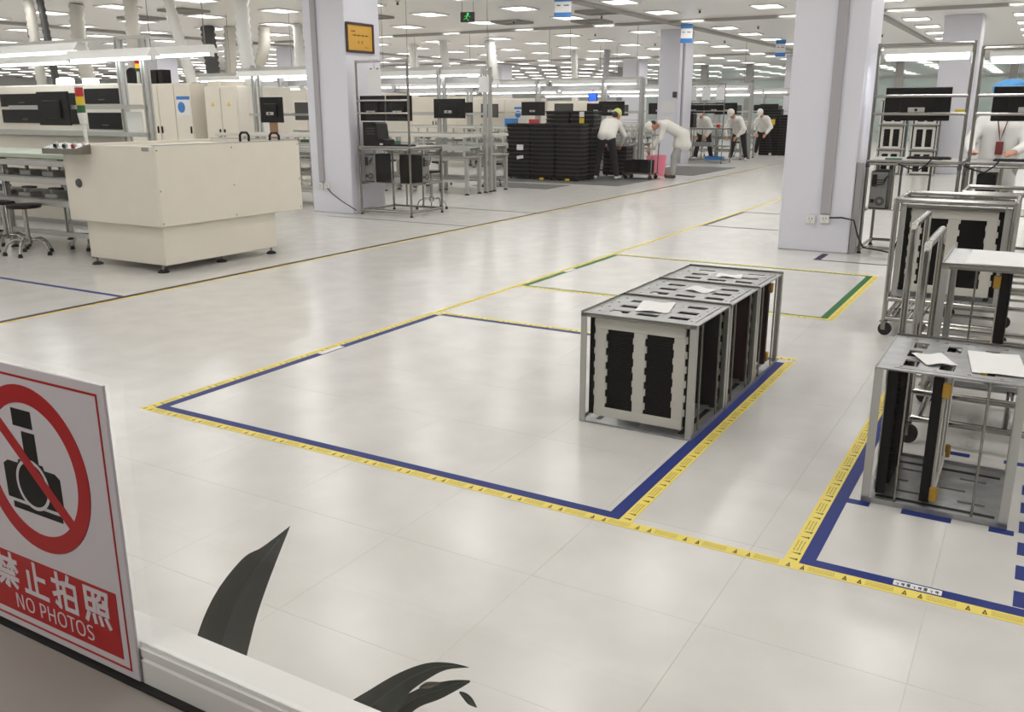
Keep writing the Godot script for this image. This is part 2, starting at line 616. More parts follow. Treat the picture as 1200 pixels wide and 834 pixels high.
func build_tapes() -> void:
	var Y: Material = M.yellow_tape
	var B: Material = M.blue_tape
	var G: Material = M.green_tape
	var N: Material = M.navy_tape
	var V := func(x: float, z: float) -> Vector2: return Vector2(x, z)
	tape("yellow_tape", "long yellow warning tape across the front, nearest the window", V.call(-4.035, -2.97), V.call(1.2, -2.918), Y)
	tape("yellow_tape", "yellow warning tape running up the left side of the marked bays", V.call(-4.035, -16.8), V.call(-3.982, -2.97), Y)
	tape("yellow_tape", "yellow warning tape along the right of the black magazine racks", V.call(-1.255, -5.6), V.call(-1.203, -2.97), Y)
	tape("yellow_tape", "thin yellow tape along the back of the large blue bay", V.call(-3.982, -5.69), V.call(-1.203, -5.64), Y)
	tape("yellow_tape", "yellow warning tape left of the empty magazine rack", V.call(-0.617, -6.4), V.call(-0.564, -2.97), Y)
	tape("blue_tape", "blue tape along the front of the large bay", V.call(-3.975, -3.022), V.call(-1.255, -2.97), B)
	tape("blue_tape", "blue tape on the left edge of the large bay", V.call(-3.982, -5.59), V.call(-3.925, -3.022), B)
	tape("blue_tape", "blue tape beside the three black magazine racks", V.call(-1.312, -5.56), V.call(-1.255, -3.022), B)
	tape("blue_tape", "blue tape at the back of the large bay", V.call(-3.925, -5.64), V.call(-1.312, -5.59), B)
	tape("blue_tape", "blue tape at the left of the right-hand bay", V.call(-0.564, -6.4), V.call(-0.515, -2.97), B)
	tape("blue_tape", "blue tape at the front of the right-hand bay, with a white label on it", V.call(-0.515, -3.022), V.call(0.9, -2.97), B)
	for e in [[-0.515, -0.43], [-0.31, -0.13], [0.0, 0.085]]:
		tape("blue_dash", "short blue dash of tape under the empty magazine rack", V.call(e[0], -3.63), V.call(e[1], -3.585), B, 0.001, "blue floor dashes at the right-hand bay")
	for k in 6:
		tape("blue_dash", "short blue dash of tape under the empty magazine rack", V.call(0.10, -3.14 - k * 0.2), V.call(0.155, -3.03 - k * 0.2), B, 0.001, "blue floor dashes at the right-hand bay")
	for e in [[-0.5, -0.43], [-0.3, -0.12], [0.02, 0.1]]:
		tape("blue_dash", "short blue dash of tape under the empty magazine rack", V.call(e[0], -4.42), V.call(e[1], -4.375), B, 0.001, "blue floor dashes at the right-hand bay")
	tape("green_tape", "green tape at the left of the green bay", V.call(-3.982, -9.02), V.call(-3.925, -7.0), G)
	tape("green_tape", "green tape at the right of the green bay", V.call(-1.335, -9.02), V.call(-1.28, -7.0), G)
	tape("green_tape", "green tape along the back of the green bay", V.call(-3.982, -9.05), V.call(-1.28, -9.02), G)
	tape("green_tape", "green tape along the front of the green bay", V.call(-3.982, -7.0), V.call(-1.28, -6.97), G)
	tape("yellow_tape", "yellow tape at the right of the green bay", V.call(-1.28, -9.075), V.call(-1.228, -6.92), Y)
	tape("yellow_tape", "yellow tape along the back of the green bay", V.call(-3.982, -9.1), V.call(-1.28, -9.05), Y)
	tape("yellow_tape", "yellow tape along the front of the green bay", V.call(-3.982, -6.97), V.call(-1.28, -6.92), Y)
	tape("navy_tape", "dark blue tape of the bay left of the pale pillar, long side", V.call(-3.982, -13.9), V.call(-3.93, -12.04), N)
	tape("navy_tape", "dark blue tape of the bay left of the pale pillar, near side", V.call(-3.982, -12.04), V.call(-2.5, -11.99), N)
	tape("navy_tape", "dark blue tape of the bay left of the pale pillar, far side", V.call(-3.982, -13.95), V.call(-2.5, -13.9), N)
	tape("navy_tape", "dark blue tape at the foot of the right pillar", V.call(-2.0, -10.25), V.call(-1.93, -9.81), N)
	tape("navy_tape", "thin dark tape in front of the right test stations", V.call(-2.0, -9.81), V.call(1.5, -9.77), N)
	tape("navy_tape", "long dark blue line along the left of the aisle", V.call(-6.715, -36), V.call(-6.65, -2.4), N)
	tape("yellow_tape", "long thin yellow line along the left of the aisle", V.call(-6.65, -36), V.call(-6.62, -2.4), M.yellow)
	tape("blue_tape", "blue tape on the floor in front of the cream loader", V.call(-11.5, -4.84), V.call(-6.70, -4.79), B)
	tape("navy_tape", "thin dark line from the left pillar to the aisle", V.call(-9.3, -10.345), V.call(-6.70, -10.31), N)
	tape("navy_tape", "thin dark line behind the left computer rack", V.call(-9.2, -12.24), V.call(-6.70, -12.2), N)
	# paper label stuck on the blue tape, with printed marks
	var t := thing("tape_label", "small white printed label stuck on blue tape at the right", "label", Vector3(-0.18, 0.0022, -2.996))
	part(t, "sticker", MB.new().box(Vector3(0, 0.0004, 0), Vector3(0.15, 0.0008, 0.034)), M.paper)
	var marks := MB.new()
	for k in 8:
		marks.box(Vector3(-0.062 + k * 0.0175, 0.0009, 0), Vector3(0.011, 0.0004, 0.003 + 0.018 * (k % 3) / 2.0))
		marks.box(Vector3(-0.060 + k * 0.0175, 0.0009, 0.006), Vector3(0.003, 0.0004, 0.016))
	part(t, "print", marks, M.grey_dark)
	one("tape_label", "white paper label on the left blue tape of the large bay", "label", MB.new().box(Vector3(0, 0.0005, 0), Vector3(0.045, 0.001, 0.22)), M.paper, Vector3(-3.955, 0.0022, -4.36))
	one("tape_label", "white paper label on the green tape at the left", "label", MB.new().box(Vector3(0, 0.0005, 0), Vector3(0.05, 0.001, 0.2)), M.paper, Vector3(-3.955, 0.0022, -7.9))
	# anti-fatigue mats on the far floor
	one("floor_mat", "dark grey floor mat in front of the crate stacks", "mat", MB.new().span(Vector3(-10.4, 0, -17.1), Vector3(-8.6, 0.008, -16.1)), M.mat_grey, Vector3(0, 0.001, 0))
	one("floor_mat", "dark grey floor mat under the two bending workers", "mat", MB.new().span(Vector3(-10.9, 0, -19.9), Vector3(-7.65, 0.008, -17.5)), M.mat_grey, Vector3(0, 0.001, 0))
	one("floor_mat", "dark grey floor mat behind the worker in grey trousers", "mat", MB.new().span(Vector3(-9.0, 0, -24.6), Vector3(-7.3, 0.008, -21.2)), M.mat_grey, Vector3(0, 0.001, 0))


func outlet(label: String, at: Vector3) -> void:
	var t := thing("socket_box", label, "socket", at)
	part(t, "cover", MB.new().box(Vector3(0, 0, 0.02), Vector3(0.10, 0.09, 0.04), 0.006), M.white)
	var h := MB.new()
	h.box(Vector3(-0.015, 0.01, 0.041), Vector3(0.006, 0.02, 0.003)).box(Vector3(0.015, 0.01, 0.041), Vector3(0.006, 0.02, 0.003)).box(Vector3(0, -0.02, 0.041), Vector3(0.006, 0.014, 0.003))
	part(t, "socket_holes", h, M.grey_dark)


func build_columns() -> void:
	# front faces lie on z = -10.69 (left) and z = -10.37 (right), as measured from their feet
	var k := 1
	for c in [[-9.89, -9.09, -10.69, 0.82], [-2.53, -1.76, -10.37, 0.80], [-9.82, -9.2, -25.05, 1.1], [-2.53, -1.70, -24.8, 1.0], [-31.5, -30.7, -24.8, 1.0], [-24.3, -23.5, -24.8, 1.0], [-17.1, -16.3, -39.2, 1.0], [-9.8, -9.0, -39.2, 1.0], [-31.5, -30.7, -39.2, 1.0], [-24.3, -23.5, -39.2, 1.0], [-24.3, -23.5, -53.6, 1.0], [-17.1, -16.3, -53.6, 1.0], [-24.3, -23.5, -10.69, 0.82], [-31.5, -30.7, -10.69, 0.82]]:
		var o := struct("wall_pillar_%d" % k, MB.new().box(Vector3((c[0] + c[1]) / 2, CEIL / 2, c[2] - c[3] / 2), Vector3(c[1] - c[0], CEIL, c[3]), 0.012), M.column)
		if k == 1:
			part(o, "conduit", MB.new().box(Vector3(-9.665, 2.08, -10.675), Vector3(0.10, 3.22, 0.04), 0.006), M.conduit)
		if k == 2:
			part(o, "conduit", MB.new().box(Vector3(-2.03, 2.06, -10.355), Vector3(0.11, 3.26, 0.04), 0.006), M.conduit)
		if k == 3:
			part(o, "conduit", MB.new().box(Vector3(-9.18, 1.84, -25.3), Vector3(0.05, 3.6, 0.1), 0.006), M.conduit)
		k += 1
	outlet("left white wall socket at the foot of the right pillar", Vector3(-2.18, 0.36, -10.37))
	outlet("right white wall socket below the conduit of the right pillar", Vector3(-2.03, 0.37, -10.37))
	outlet("left wall socket at the foot of the left pillar", Vector3(-9.69, 0.41, -10.69))
	outlet("wall socket beside another, with a cable plugged in", Vector3(-9.56, 0.41, -10.69))
	one("power_cable", "thin dark cable running from socket to the left computer rack", "cable", MB.new().tube([Vector3(-9.54, 0.38, -10.645), Vector3(-9.4, 0.3, -10.6), Vector3(-9.2, 0.2, -10.58), Vector3(-9.06, 0.13, -10.6), Vector3(-9.03, 0.06, -10.7)], 0.008, 6), M.rubber)
	one("power_cable", "thin dark cable from the right pillar socket to the test station", "cable", MB.new().tube([Vector3(-1.98, 0.39, -10.34), Vector3(-1.85, 0.40, -10.33), Vector3(-1.72, 0.38, -10.33), Vector3(-1.66, 0.2, -10.34), Vector3(-1.6, 0.09, -10.35), Vector3(-1.3, 0.05, -10.36)], 0.009, 6), M.rubber)
	# framed plaque on the side of the left pillar
	var p := thing("award_plaque", "gold plaque in a dark brown frame on the left pillar", "plaque", Vector3(-9.09, 2.58, -11.02), PI / 2)
	var fr := MB.new()
	for s in [-1, 1]:
		fr.box(Vector3(s * 0.30, 0, 0.02), Vector3(0.035, 0.42, 0.03), 0.004)
		fr.box(Vector3(0, s * 0.195, 0.02), Vector3(0.565, 0.035, 0.03), 0.004)
	part(p, "frame", fr, M.frame_brown)
	part(p, "plate", MB.new().box(Vector3(0, 0, 0.012), Vector3(0.57, 0.36, 0.014)), M.gold)
	var ink := MB.new()
	for k2 in 4:
		ink.box(Vector3(-0.19 + k2 * 0.025, 0.09, 0.0195), Vector3(0.018, 0.018, 0.001))
	for k2 in 13:
		ink.box(Vector3(-0.17 + k2 * 0.03, 0.035, 0.0195), Vector3(0.022, 0.008 + 0.016 * (k2 % 3) / 2.0, 0.001))
	for e in [[-0.035, -0.06, 0.04, 0.007], [-0.035, -0.06, 0.008, 0.05], [0.045, -0.05, 0.045, 0.007], [0.045, -0.075, 0.03, 0.007], [0.045, -0.06, 0.007, 0.045]]:
		ink.box(Vector3(e[0], e[1], 0.0195), Vector3(e[2], e[3], 0.001))
	for k2 in 5:
		ink.box(Vector3(0.1 + k2 * 0.02, -0.13, 0.0195), Vector3(0.014, 0.008, 0.001))
	part(p, "lettering", ink, M.ink)
	# notices on the far pillar
	one("wall_box", "small dark box on the far pillar behind the bending worker", "box", MB.new().box(Vector3.ZERO, Vector3(0.12, 0.16, 0.06), 0.01), M.grey_dark, Vector3(-9.3, 1.95, -25.02))
	for k2 in 2:
		one("notice_sheet", ["upper", "lower"][k2] + " white notice taped to the far pillar", "paper", MB.new().box(Vector3.ZERO, Vector3(0.42, 0.28, 0.004)), M.paper, Vector3(-9.5, 1.62 - 0.4 * k2, -25.046))


func build_loader() -> void:
	var t := thing("conveyor_loader", "large cream sheet-metal loader machine with overhanging upper box", "machine", Vector3(-8.0, 0, -6.65))
	var up := MB.new()
	# upper box: open tray with walls
	var x0 := -0.64
	var x1 := 0.75
	var z0 := -1.01
	var z1 := 0.94
	part(t, "front_panel", MB.new().span(Vector3(x0, 0.46, z1 - 0.02), Vector3(x1, 1.22, z1), 0.004), M.cream)
	part(t, "side_panel", MB.new().span(Vector3(x1 - 0.02, 0.46, z0), Vector3(x1, 1.22, z1 - 0.021), 0.004), M.cream)
	part(t, "side_panel", MB.new().span(Vector3(x0, 0.46, z0), Vector3(x0 + 0.02, 1.22, z1 - 0.021), 0.004), M.cream)
	part(t, "rear_panel", MB.new().span(Vector3(x0 + 0.021, 0.46, z0), Vector3(x1 - 0.021, 1.22, z0 + 0.02), 0.004), M.cream)
	part(t, "underside", MB.new().span(Vector3(x0 + 0.021, 0.462, z0 + 0.021), Vector3(x1 - 0.021, 0.48, z1 - 0.021)), M.cream)
	part(t, "lid", MB.new().span(Vector3(x0 + 0.021, 1.17, z0 + 0.021), Vector3(x1 - 0.021, 1.19, z1 - 0.021)), M.cream_dark)
	part(t, "guard_rail", MB.new().span(Vector3(x0, 1.222, z0), Vector3(x1, 1.235, z0 + 0.02)).span(Vector3(x1 - 0.02, 1.222, z0), Vector3(x1, 1.232, z1)), M.alu)
	part(t, "plinth", MB.new().span(Vector3(-0.47, 0.075, -0.62), Vector3(0.70, 0.46, 0.88), 0.006), M.cream)
	for p in [[-0.40, 0.86], [0.62, 0.86], [0.62, 0.12], [0.66, -0.56], [-0.40, -0.56]]:
		var f := part(t, "levelling_foot", MB.new().lathe([[0.0, 0.0], [0.055, 0.0], [0.055, 0.012], [0.03, 0.03], [0.0, 0.03]], Vector3(p[0], 0, p[1])), M.rubber)
		part(f, "spindle", MB.new().cyl(Vector3(p[0], 0.03, p[1]), Vector3(p[0], 0.075, p[1]), 0.012), M.steel)
	var rv := MB.new()
	for e in [[0.76, 1.18], [0.76, 0.8], [0.76, 0.49]]:
		for z in [-0.98, -0.02, 0.90]:
			rv.cyl(Vector3(0.749, e[1], z), Vector3(0.752, e[1], z), 0.007, -1, 8)
	part(t, "screw_heads", rv, M.steel)
	part(t, "name_plate", MB.new().box(Vector3(0.64, 1.19, z1 + 0.001), Vector3(0.10, 0.035, 0.002)), M.grey_panel)
	part(t, "lock", MB.new().cyl(Vector3(-0.42, 0.84, z1), Vector3(-0.42, 0.84, z1 + 0.02), 0.045, 0.04, 8), M.grey_dark)
	for x in [-0.05, 0.42]:
		part(t, "lid_handle", MB.new().tube([Vector3(x, 1.19, -0.90), Vector3(x, 1.27, -0.90), Vector3(x + 0.03, 1.30, -0.90), Vector3(x + 0.11, 1.30, -0.90), Vector3(x + 0.14, 1.27, -0.90), Vector3(x + 0.14, 1.19, -0.90)], 0.014, 8), M.black)
	# control shelf hung on the upper left corner
	var pan := part(t, "control_box", MB.new().sheet(PackedVector2Array([Vector2(0, 0), Vector2(0.17, 0), Vector2(0.17, 0.055), Vector2(0.0, 0.10)]), -0.27, 0.27), M.steel, Vector3(-0.44, 1.13, z1 + 0.0))
	pan.rotation.y = -PI / 2
	for k in 7:
		var b := part(pan, "button", MB.new().cyl(Vector3(0.04 + 0.07 * (k % 2), 0.07 - 0.02 * (k % 2), -0.22 + 0.072 * k), Vector3(0.04 + 0.07 * (k % 2), 0.115 - 0.02 * (k % 2), -0.22 + 0.072 * k), 0.016, -1, 8), M.red if k == 1 else (M.black if k % 2 else M.white))
	# signal tower behind the control shelf
	var s := thing("signal_tower", "red, yellow and green signal tower on a white stem behind the loader", "signal light", Vector3(-8.92, 1.12, -6.2))
	part(s, "stem", MB.new().cyl(Vector3(0, 0, 0), Vector3(-0.02, 0.29, 0), 0.016, 0.02), M.white)
	part(s, "base_module", MB.new().cyl(Vector3(-0.02, 0.29, 0), Vector3(-0.03, 0.40, 0), 0.035, 0.045), M.white)
	part(s, "green_lens", MB.new().cyl(Vector3(-0.03, 0.40, 0), Vector3(-0.03, 0.48, 0), 0.042), M.green)
	part(s, "yellow_lens", MB.new().cyl(Vector3(-0.03, 0.483, 0), Vector3(-0.03, 0.57, 0), 0.042), M.yellow)
	part(s, "red_lens", MB.new().cyl(Vector3(-0.03, 0.573, 0), Vector3(-0.03, 0.66, 0), 0.042), M.red)
	part(s, "cap", MB.new().cyl(Vector3(-0.03, 0.662, 0), Vector3(-0.03, 0.68, 0), 0.044), M.white)
	part(s, "mounting_pole", MB.new().cyl(Vector3(0, 0, 0), Vector3(0, -0.029, 0), 0.03), M.alu)


# a printed-circuit-board magazine: base and top plates, corner posts, two guide walls; local x = width, z = depth
func magazine(label: String, at: Vector3, turn: float, strip: Material, adjust := 0.0, group := "") -> Node3D:
	var W := 0.60
	var D := 0.53
	var H := 0.575
	var t := thing("board_magazine", label, "magazine rack", at, turn, group)
	var key := "mag"
	if not mesh_cache.has(key):
		var bh := []
		for xx in [-0.23, 0.21]:
			bh.append(Rect2(xx, -0.22, 0.03, 0.44))
		for e in [[-0.14, -0.17], [-0.14, 0.06], [0.0, -0.10], [0.0, 0.12], [0.12, -0.18], [0.12, 0.05]]:
			bh.append(Rect2(e[0], e[1], 0.022, 0.10))
		var base := MB.new().plate(W, D, 0.0, 0.008, bh)
		base.span(Vector3(-W / 2, 0.008, -D / 2), Vector3(-W / 2 + 0.004, 0.022, D / 2)).span(Vector3(W / 2 - 0.004, 0.008, -D / 2), Vector3(W / 2, 0.022, D / 2))
		var th := []
		for zz in [-0.15, -0.01, 0.12]:
			th.append(Rect2(-0.19, zz, 0.10, 0.055))
			th.append(Rect2(0.12, zz, 0.10, 0.055))
		th.append(Rect2(-0.045, 0.13, 0.11, 0.05))
		th.append(Rect2(0.265, -0.2, 0.008, 0.4))
		for zz in [-0.18, -0.07, 0.05, 0.17]:
			th.append(Rect2(-0.245, zz, 0.012, 0.016))
			th.append(Rect2(-0.27, zz + 0.04, 0.010, 0.012))
			th.append(Rect2(0.237, zz, 0.010, 0.014))
		for xx in [-0.075, 0.09]:
			for zz in [-0.12, 0.05]:
				th.append(Rect2(xx, zz, 0.008, 0.008))
		var top := MB.new().plate(W, D, H - 0.010, H - 0.004, th)
		var lips := MB.new().span(Vector3(-W / 2, H - 0.022, -D / 2), Vector3(-W / 2 + 0.005, H + 0.006, D / 2)).span(Vector3(-W / 2, H - 0.022, -D / 2), Vector3(W / 2, H + 0.006, -D / 2 + 0.005)).span(Vector3(-W / 2, H - 0.022, D / 2 - 0.005), Vector3(W / 2, H - 0.001, D / 2))
		var post := MB.new()
		post.span(Vector3(0, 0.008, 0), Vector3(0.032, H - 0.0101, 0.005)).span(Vector3(0, 0.008, 0.005), Vector3(0.005, H - 0.0101, 0.032))
		post.span(Vector3(0.008, 0.008, 0.008), Vector3(0.018, H - 0.0101, 0.018))
		# guide wall: upright bars and rails in pale metal
		var fr := MB.new()
		for x in [-0.208, 0.0, 0.208]:
			fr.box(Vector3(x, 0.285, 0), Vector3(0.058, 0.50, 0.012), 0.002)
		fr.box(Vector3(0, 0.515, 0.004), Vector3(0.474, 0.055, 0.012), 0.002).box(Vector3(0, 0.052, 0.004), Vector3(0.474, 0.048, 0.012), 0.002)
		for x in [-0.208, 0.0, 0.208]:
			for k in 6:
				fr.box(Vector3(x + 0.033, 0.115 + k * 0.073, 0.001), Vector3(0.010, 0.034, 0.010))
				fr.box(Vector3(x - 0.031, 0.15 + k * 0.073, 0.001), Vector3(0.005, 0.03, 0.010))
		for x in [-0.2, 0.0, 0.2]:
			for y in [0.515, 0.052]:
				for sx in [-1, 1]:
					fr.cyl(Vector3(x + sx * 0.012, y, 0.010), Vector3(x + sx * 0.012, y, 0.0125), 0.005, -1, 6)
		# finely ribbed plastic guides behind it
		var gd := MB.new()
		for x in [-0.104, 0.104]:
			gd.box(Vector3(x, 0.285, -0.012), Vector3(0.18, 0.49, 0.012))
			for k in 48:
				gd.box(Vector3(x, 0.05 + k * 0.01, -0.030), Vector3(0.18, 0.004, 0.028))
				gd.box(Vector3(x, 0.05 + k * 0.01, -0.0045), Vector3(0.15, 0.0035, 0.004))
		for sx in [-1, 1]:
			gd.box(Vector3(sx * 0.256, 0.288, -0.020), Vector3(0.026, 0.515, 0.036))
		gd.box(Vector3(0, 0.288, -0.0245), Vector3(0.486, 0.50, 0.012))
		mesh_cache[key] = [base.commit(), top.commit(), lips.commit(), post.commit(), fr.commit(), gd.commit()]
	var c: Array = mesh_cache[key]
	var bp := part(t, "base_plate", c[0], M.galvanised)
	part(bp, "guide_groove", MB.new().span(Vector3(-0.2298, 0.001, -0.2195), Vector3(-0.2002, 0.006, 0.2195)).span(Vector3(0.2102, 0.001, -0.2195), Vector3(0.2398, 0.006, 0.2195)), M.black)
	var tp := part(t, "top_plate", c[1], M.galvanised)
	part(tp, "rim", c[2], M.steel)
	for k in 4:
		var sx := 1 if k & 1 else -1
		var sz := 1 if k & 2 else -1
		var p := part(t, "corner_post", c[3], M.alu, Vector3(sx * W / 2, 0, sz * D / 2))
		p.rotation.y = [0.0, -PI / 2, PI / 2, PI][k]
	for k in 2:
		var w := part(t, "guide_wall", c[4], M.white_paint, Vector3(0, 0.005, D / 2 - 0.045) if k == 0 else Vector3(0, 0.005, -D / 2 + 0.05 + adjust))
		if k == 1:
			w.rotation.y = PI
		part(w, "ribbed_guide", c[5], strip)
		if adjust > 0.0 and k == 1:
			for y in [0.07, 0.50]:
				for cx in [-0.272, 0.272]:
					part(w, "clamp", MB.new().box(Vector3(cx, y, 0.012), Vector3(0.016, 0.06, 0.03), 0.004), M.knob_yellow)
	for x in [-0.14, 0.14]:
		part(t, "tie_rod", MB.new().cyl(Vector3(W / 2 - 0.012, 0.008, x), Vector3(W / 2 - 0.012, H - 0.011, x), 0.005, -1, 8), M.steel)
	return t


func build_magazines() -> void:
	magazine("nearest of three board magazines in a row, black guides in a pale frame", Vector3(-1.6, 0.0022, -4.195), 0, M.black_matt)
	magazine("middle one of the three board magazines standing in a row", Vector3(-1.6, 0.0022, -4.735), 0, M.maroon)
	magazine("farthest of three board magazines in a row on the floor", Vector3(-1.6, 0.0022, -5.275), 0, M.maroon, 0.12)
	for e in [["crumpled clear plastic sheet on the nearest board magazine", Vector3(-1.62, 0.5745, -4.22), Vector3(0.17, 0.003, 0.24), 0.2], ["white paper slip on the middle board magazine", Vector3(-1.57, 0.5745, -4.77), Vector3(0.15, 0.003, 0.12), -0.3], ["white paper slip on the farthest board magazine", Vector3(-1.56, 0.5745, -5.27), Vector3(0.15, 0.003, 0.10), 0.15]]:
		one("paper_slip", e[0], "paper", curled(e[2].x, e[2].z, 0.008), M.paper, e[1], e[3])
	magazine("empty board magazine at the right, nearest the window", Vector3(-0.205, 0.0022, -3.93), -PI / 2, M.black_matt, 0.23)
	one("paper_sheet", "printed white sheet lying on the empty magazine at the right", "paper", curled(0.19, 0.34, 0.003), M.paper, Vector3(-0.06, 0.577, -3.9), 0.12)
	one("plastic_sleeve", "clear crumpled sleeve on the empty magazine at the right", "paper", curled(0.12, 0.16, 0.008), M.paper, Vector3(-0.28, 0.577, -3.84), 0.5)
	magazine("board magazine standing on the nearest chrome trolley", Vector3(-0.09, 0.275, -4.90), PI / 2, M.black_matt, 0.2)
	one("paper_sheet", "white sheet covering the top of the magazine on the trolley", "paper", curled(0.40, 0.48, 0.002), M.paper, Vector3(-0.06, 0.850, -4.90), 0.0)
	magazine("board magazine with black guides on the far chrome trolley", Vector3(-0.48, 0.28, -6.98), 0, M.black_matt).scale = Vector3.ONE * 1.12
	var g := "magazines stacked by the far right pillar"
	for i in 2:
		for j in 3:
			magazine(["left", "right"][i] + [" bottom", " middle", " top"][j] + " magazine of the far stack seen under the right-hand monitor", Vector3(-3.32 + 0.73 * i, 0.003 + 0.585 * j, -24.2), 0, M.black_matt, 0.0, g)


func curled(w: float, d: float, lift: float) -> MB:
	var s := MB.new()
	var n := 6
	var f := func(i: int, j: int) -> Vector3:
		var u := float(i) / n - 0.5
		var v := float(j) / n - 0.5
		return Vector3(u * w, lift * (0.5 + 0.5 * sin(u * 7.0 + v * 4.0)), v * d)
	for i in n:
		for j in n:
			var a: Vector3 = f.call(i, j)
			var b: Vector3 = f.call(i, j + 1)
			var c: Vector3 = f.call(i + 1, j + 1)
			var e: Vector3 = f.call(i + 1, j)
			var up := Vector3(0, 0.0006, 0)
			s.quad(a + up, b + up, c + up, e + up)
			s.quad(a, e, c, b)
	return s


func caster(parent: Node, at: Vector3) -> void:
	var f := part(parent, "caster", MB.new().box(Vector3(0, 0.10, 0), Vector3(0.05, 0.012, 0.05)).box(Vector3(0, 0.07, 0.021), Vector3(0.03, 0.06, 0.004)).box(Vector3(0, 0.07, -0.021), Vector3(0.03, 0.06, 0.004)), M.steel, at)
	part(f, "wheel", MB.new().cyl(Vector3(0.012, 0.045, -0.016), Vector3(0.012, 0.045, 0.016), 0.045, -1, 18), M.rubber)


func trolley(label: String, x0: float, x1: float, z0: float, z1: float, hh: float) -> void:
	# low chrome tube trolley with a push handle at its left end
	var t := thing("tube_trolley", label, "trolley", Vector3(x0, 0, z0))
	var L := x1 - x0
	var D := z1 - z0
	var r := 0.016
	for y in [0.125, 0.258]:
		for z in [0.0, D]:
			part(t, "long_rail", MB.new().cyl(Vector3(0, y, z), Vector3(L, y, z), r), M.chrome)
		for x in [0.05, L * 0.5, L]:
			part(t, "cross_rail", MB.new().cyl(Vector3(x, y, 0), Vector3(x, y, D), r), M.chrome)
	for z in [D * 0.33, D * 0.66]:
		part(t, "deck_rail", MB.new().cyl(Vector3(0.05, 0.258, z), Vector3(L, 0.258, z), 0.012), M.chrome)
	part(t, "push_handle", MB.new().tube([Vector3(0, 0.10, 0), Vector3(0, hh - 0.03, 0), Vector3(0, hh - 0.006, 0.008), Vector3(0, hh, 0.03), Vector3(0, hh, D - 0.03), Vector3(0, hh - 0.006, D - 0.008), Vector3(0, hh - 0.03, D), Vector3(0, 0.10, D)], 0.018, 10), M.chrome)
	part(t, "grip_sleeve", MB.new().cyl(Vector3(0, hh, 0.06), Vector3(0, hh, D - 0.06), 0.0195), M.steel)
	for x in [0.0, L]:
		for z in [0.0, D]:
			caster(t, Vector3(x, 0.001, z))


func build_trolleys() -> void:
	trolley("nearest low chrome trolley carrying a magazine, handle at its left", -0.41, 0.42, -5.15, -4.45, 0.95)
	trolley("second chrome trolley, its handle just behind the nearest one", -0.56, 0.32, -5.90, -5.24, 0.95)
	# taller chrome frame trolley with roller shelves
	for e in [["tall chrome frame trolley with small roller shelves at its left", -0.84, -0.12, -7.30, -6.66], ["farthest chrome frame trolley, partly hidden at the right edge", -0.50, 0.3, -8.1, -7.45]]:
		var t := thing("frame_trolley", e[0], "trolley", Vector3(e[1], 0, e[3]))
		var L: float = e[2] - e[1]
		var D: float = e[4] - e[3]
		for x in [0.0, L]:
			for z in [0.0, D]:
				part(t, "post", MB.new().cyl(Vector3(x, 0.10, z), Vector3(x, 0.96, z), 0.018), M.chrome)
				caster(t, Vector3(x, 0.001, z))
		for y in [0.95, 0.262, 0.12]:
			for z in [0.0, D]:
				part(t, "long_rail", MB.new().cyl(Vector3(0, y, z), Vector3(L, y, z), 0.017), M.chrome)
			for x in [0.0, L]:
				part(t, "cross_rail", MB.new().cyl(Vector3(x, y, 0), Vector3(x, y, D), 0.014), M.chrome)
		for y in [0.262, 0.125]:
			for k in 8:
				part(t, "roller", MB.new().cyl(Vector3(0.02 + k * 0.03, y, 0.02), Vector3(0.02 + k * 0.03, y, D - 0.02), 0.010, -1, 8), M.chrome)
			part(t, "deck_rail", MB.new().cyl(Vector3(0, y, D * 0.5), Vector3(L, y, D * 0.5), 0.012), M.chrome)
		part(t, "hand_loop", MB.new().tube([Vector3(0, 0.60, D), Vector3(0, 0.66, D * 0.5), Vector3(0, 0.66, 0.02), Vector3(0, 0.60, 0)], 0.013, 8), M.chrome)


func monitor(label: String, at: Vector3, turn: float, w := 0.5, h := 0.31, group := "", arm := true) -> void:
	# back of the screen faces local +z
	var t := thing("monitor", label, "monitor", at, turn, group)
	part(t, "casing", MB.new().box(Vector3(0, 0, 0), Vector3(w, h, 0.03), 0.006), M.black)
	part(t, "back_bulge", MB.new().box(Vector3(0, -0.01, 0.028), Vector3(w * 0.55, h * 0.55, 0.03), 0.012), M.black)
	part(t, "screen", MB.new().box(Vector3(0, 0, -0.0155), Vector3(w - 0.03, h - 0.03, 0.002)), M.grey_dark)
	if arm:
		var b := part(t, "bracket", MB.new().box(Vector3(0, -0.06, 0.052), Vector3(0.16, 0.05, 0.018), 0.003), M.alu)
		part(b, "clamp_knob", MB.new().cyl(Vector3(0.0, -0.06, 0.06), Vector3(0, -0.06, 0.075), 0.015), M.black)


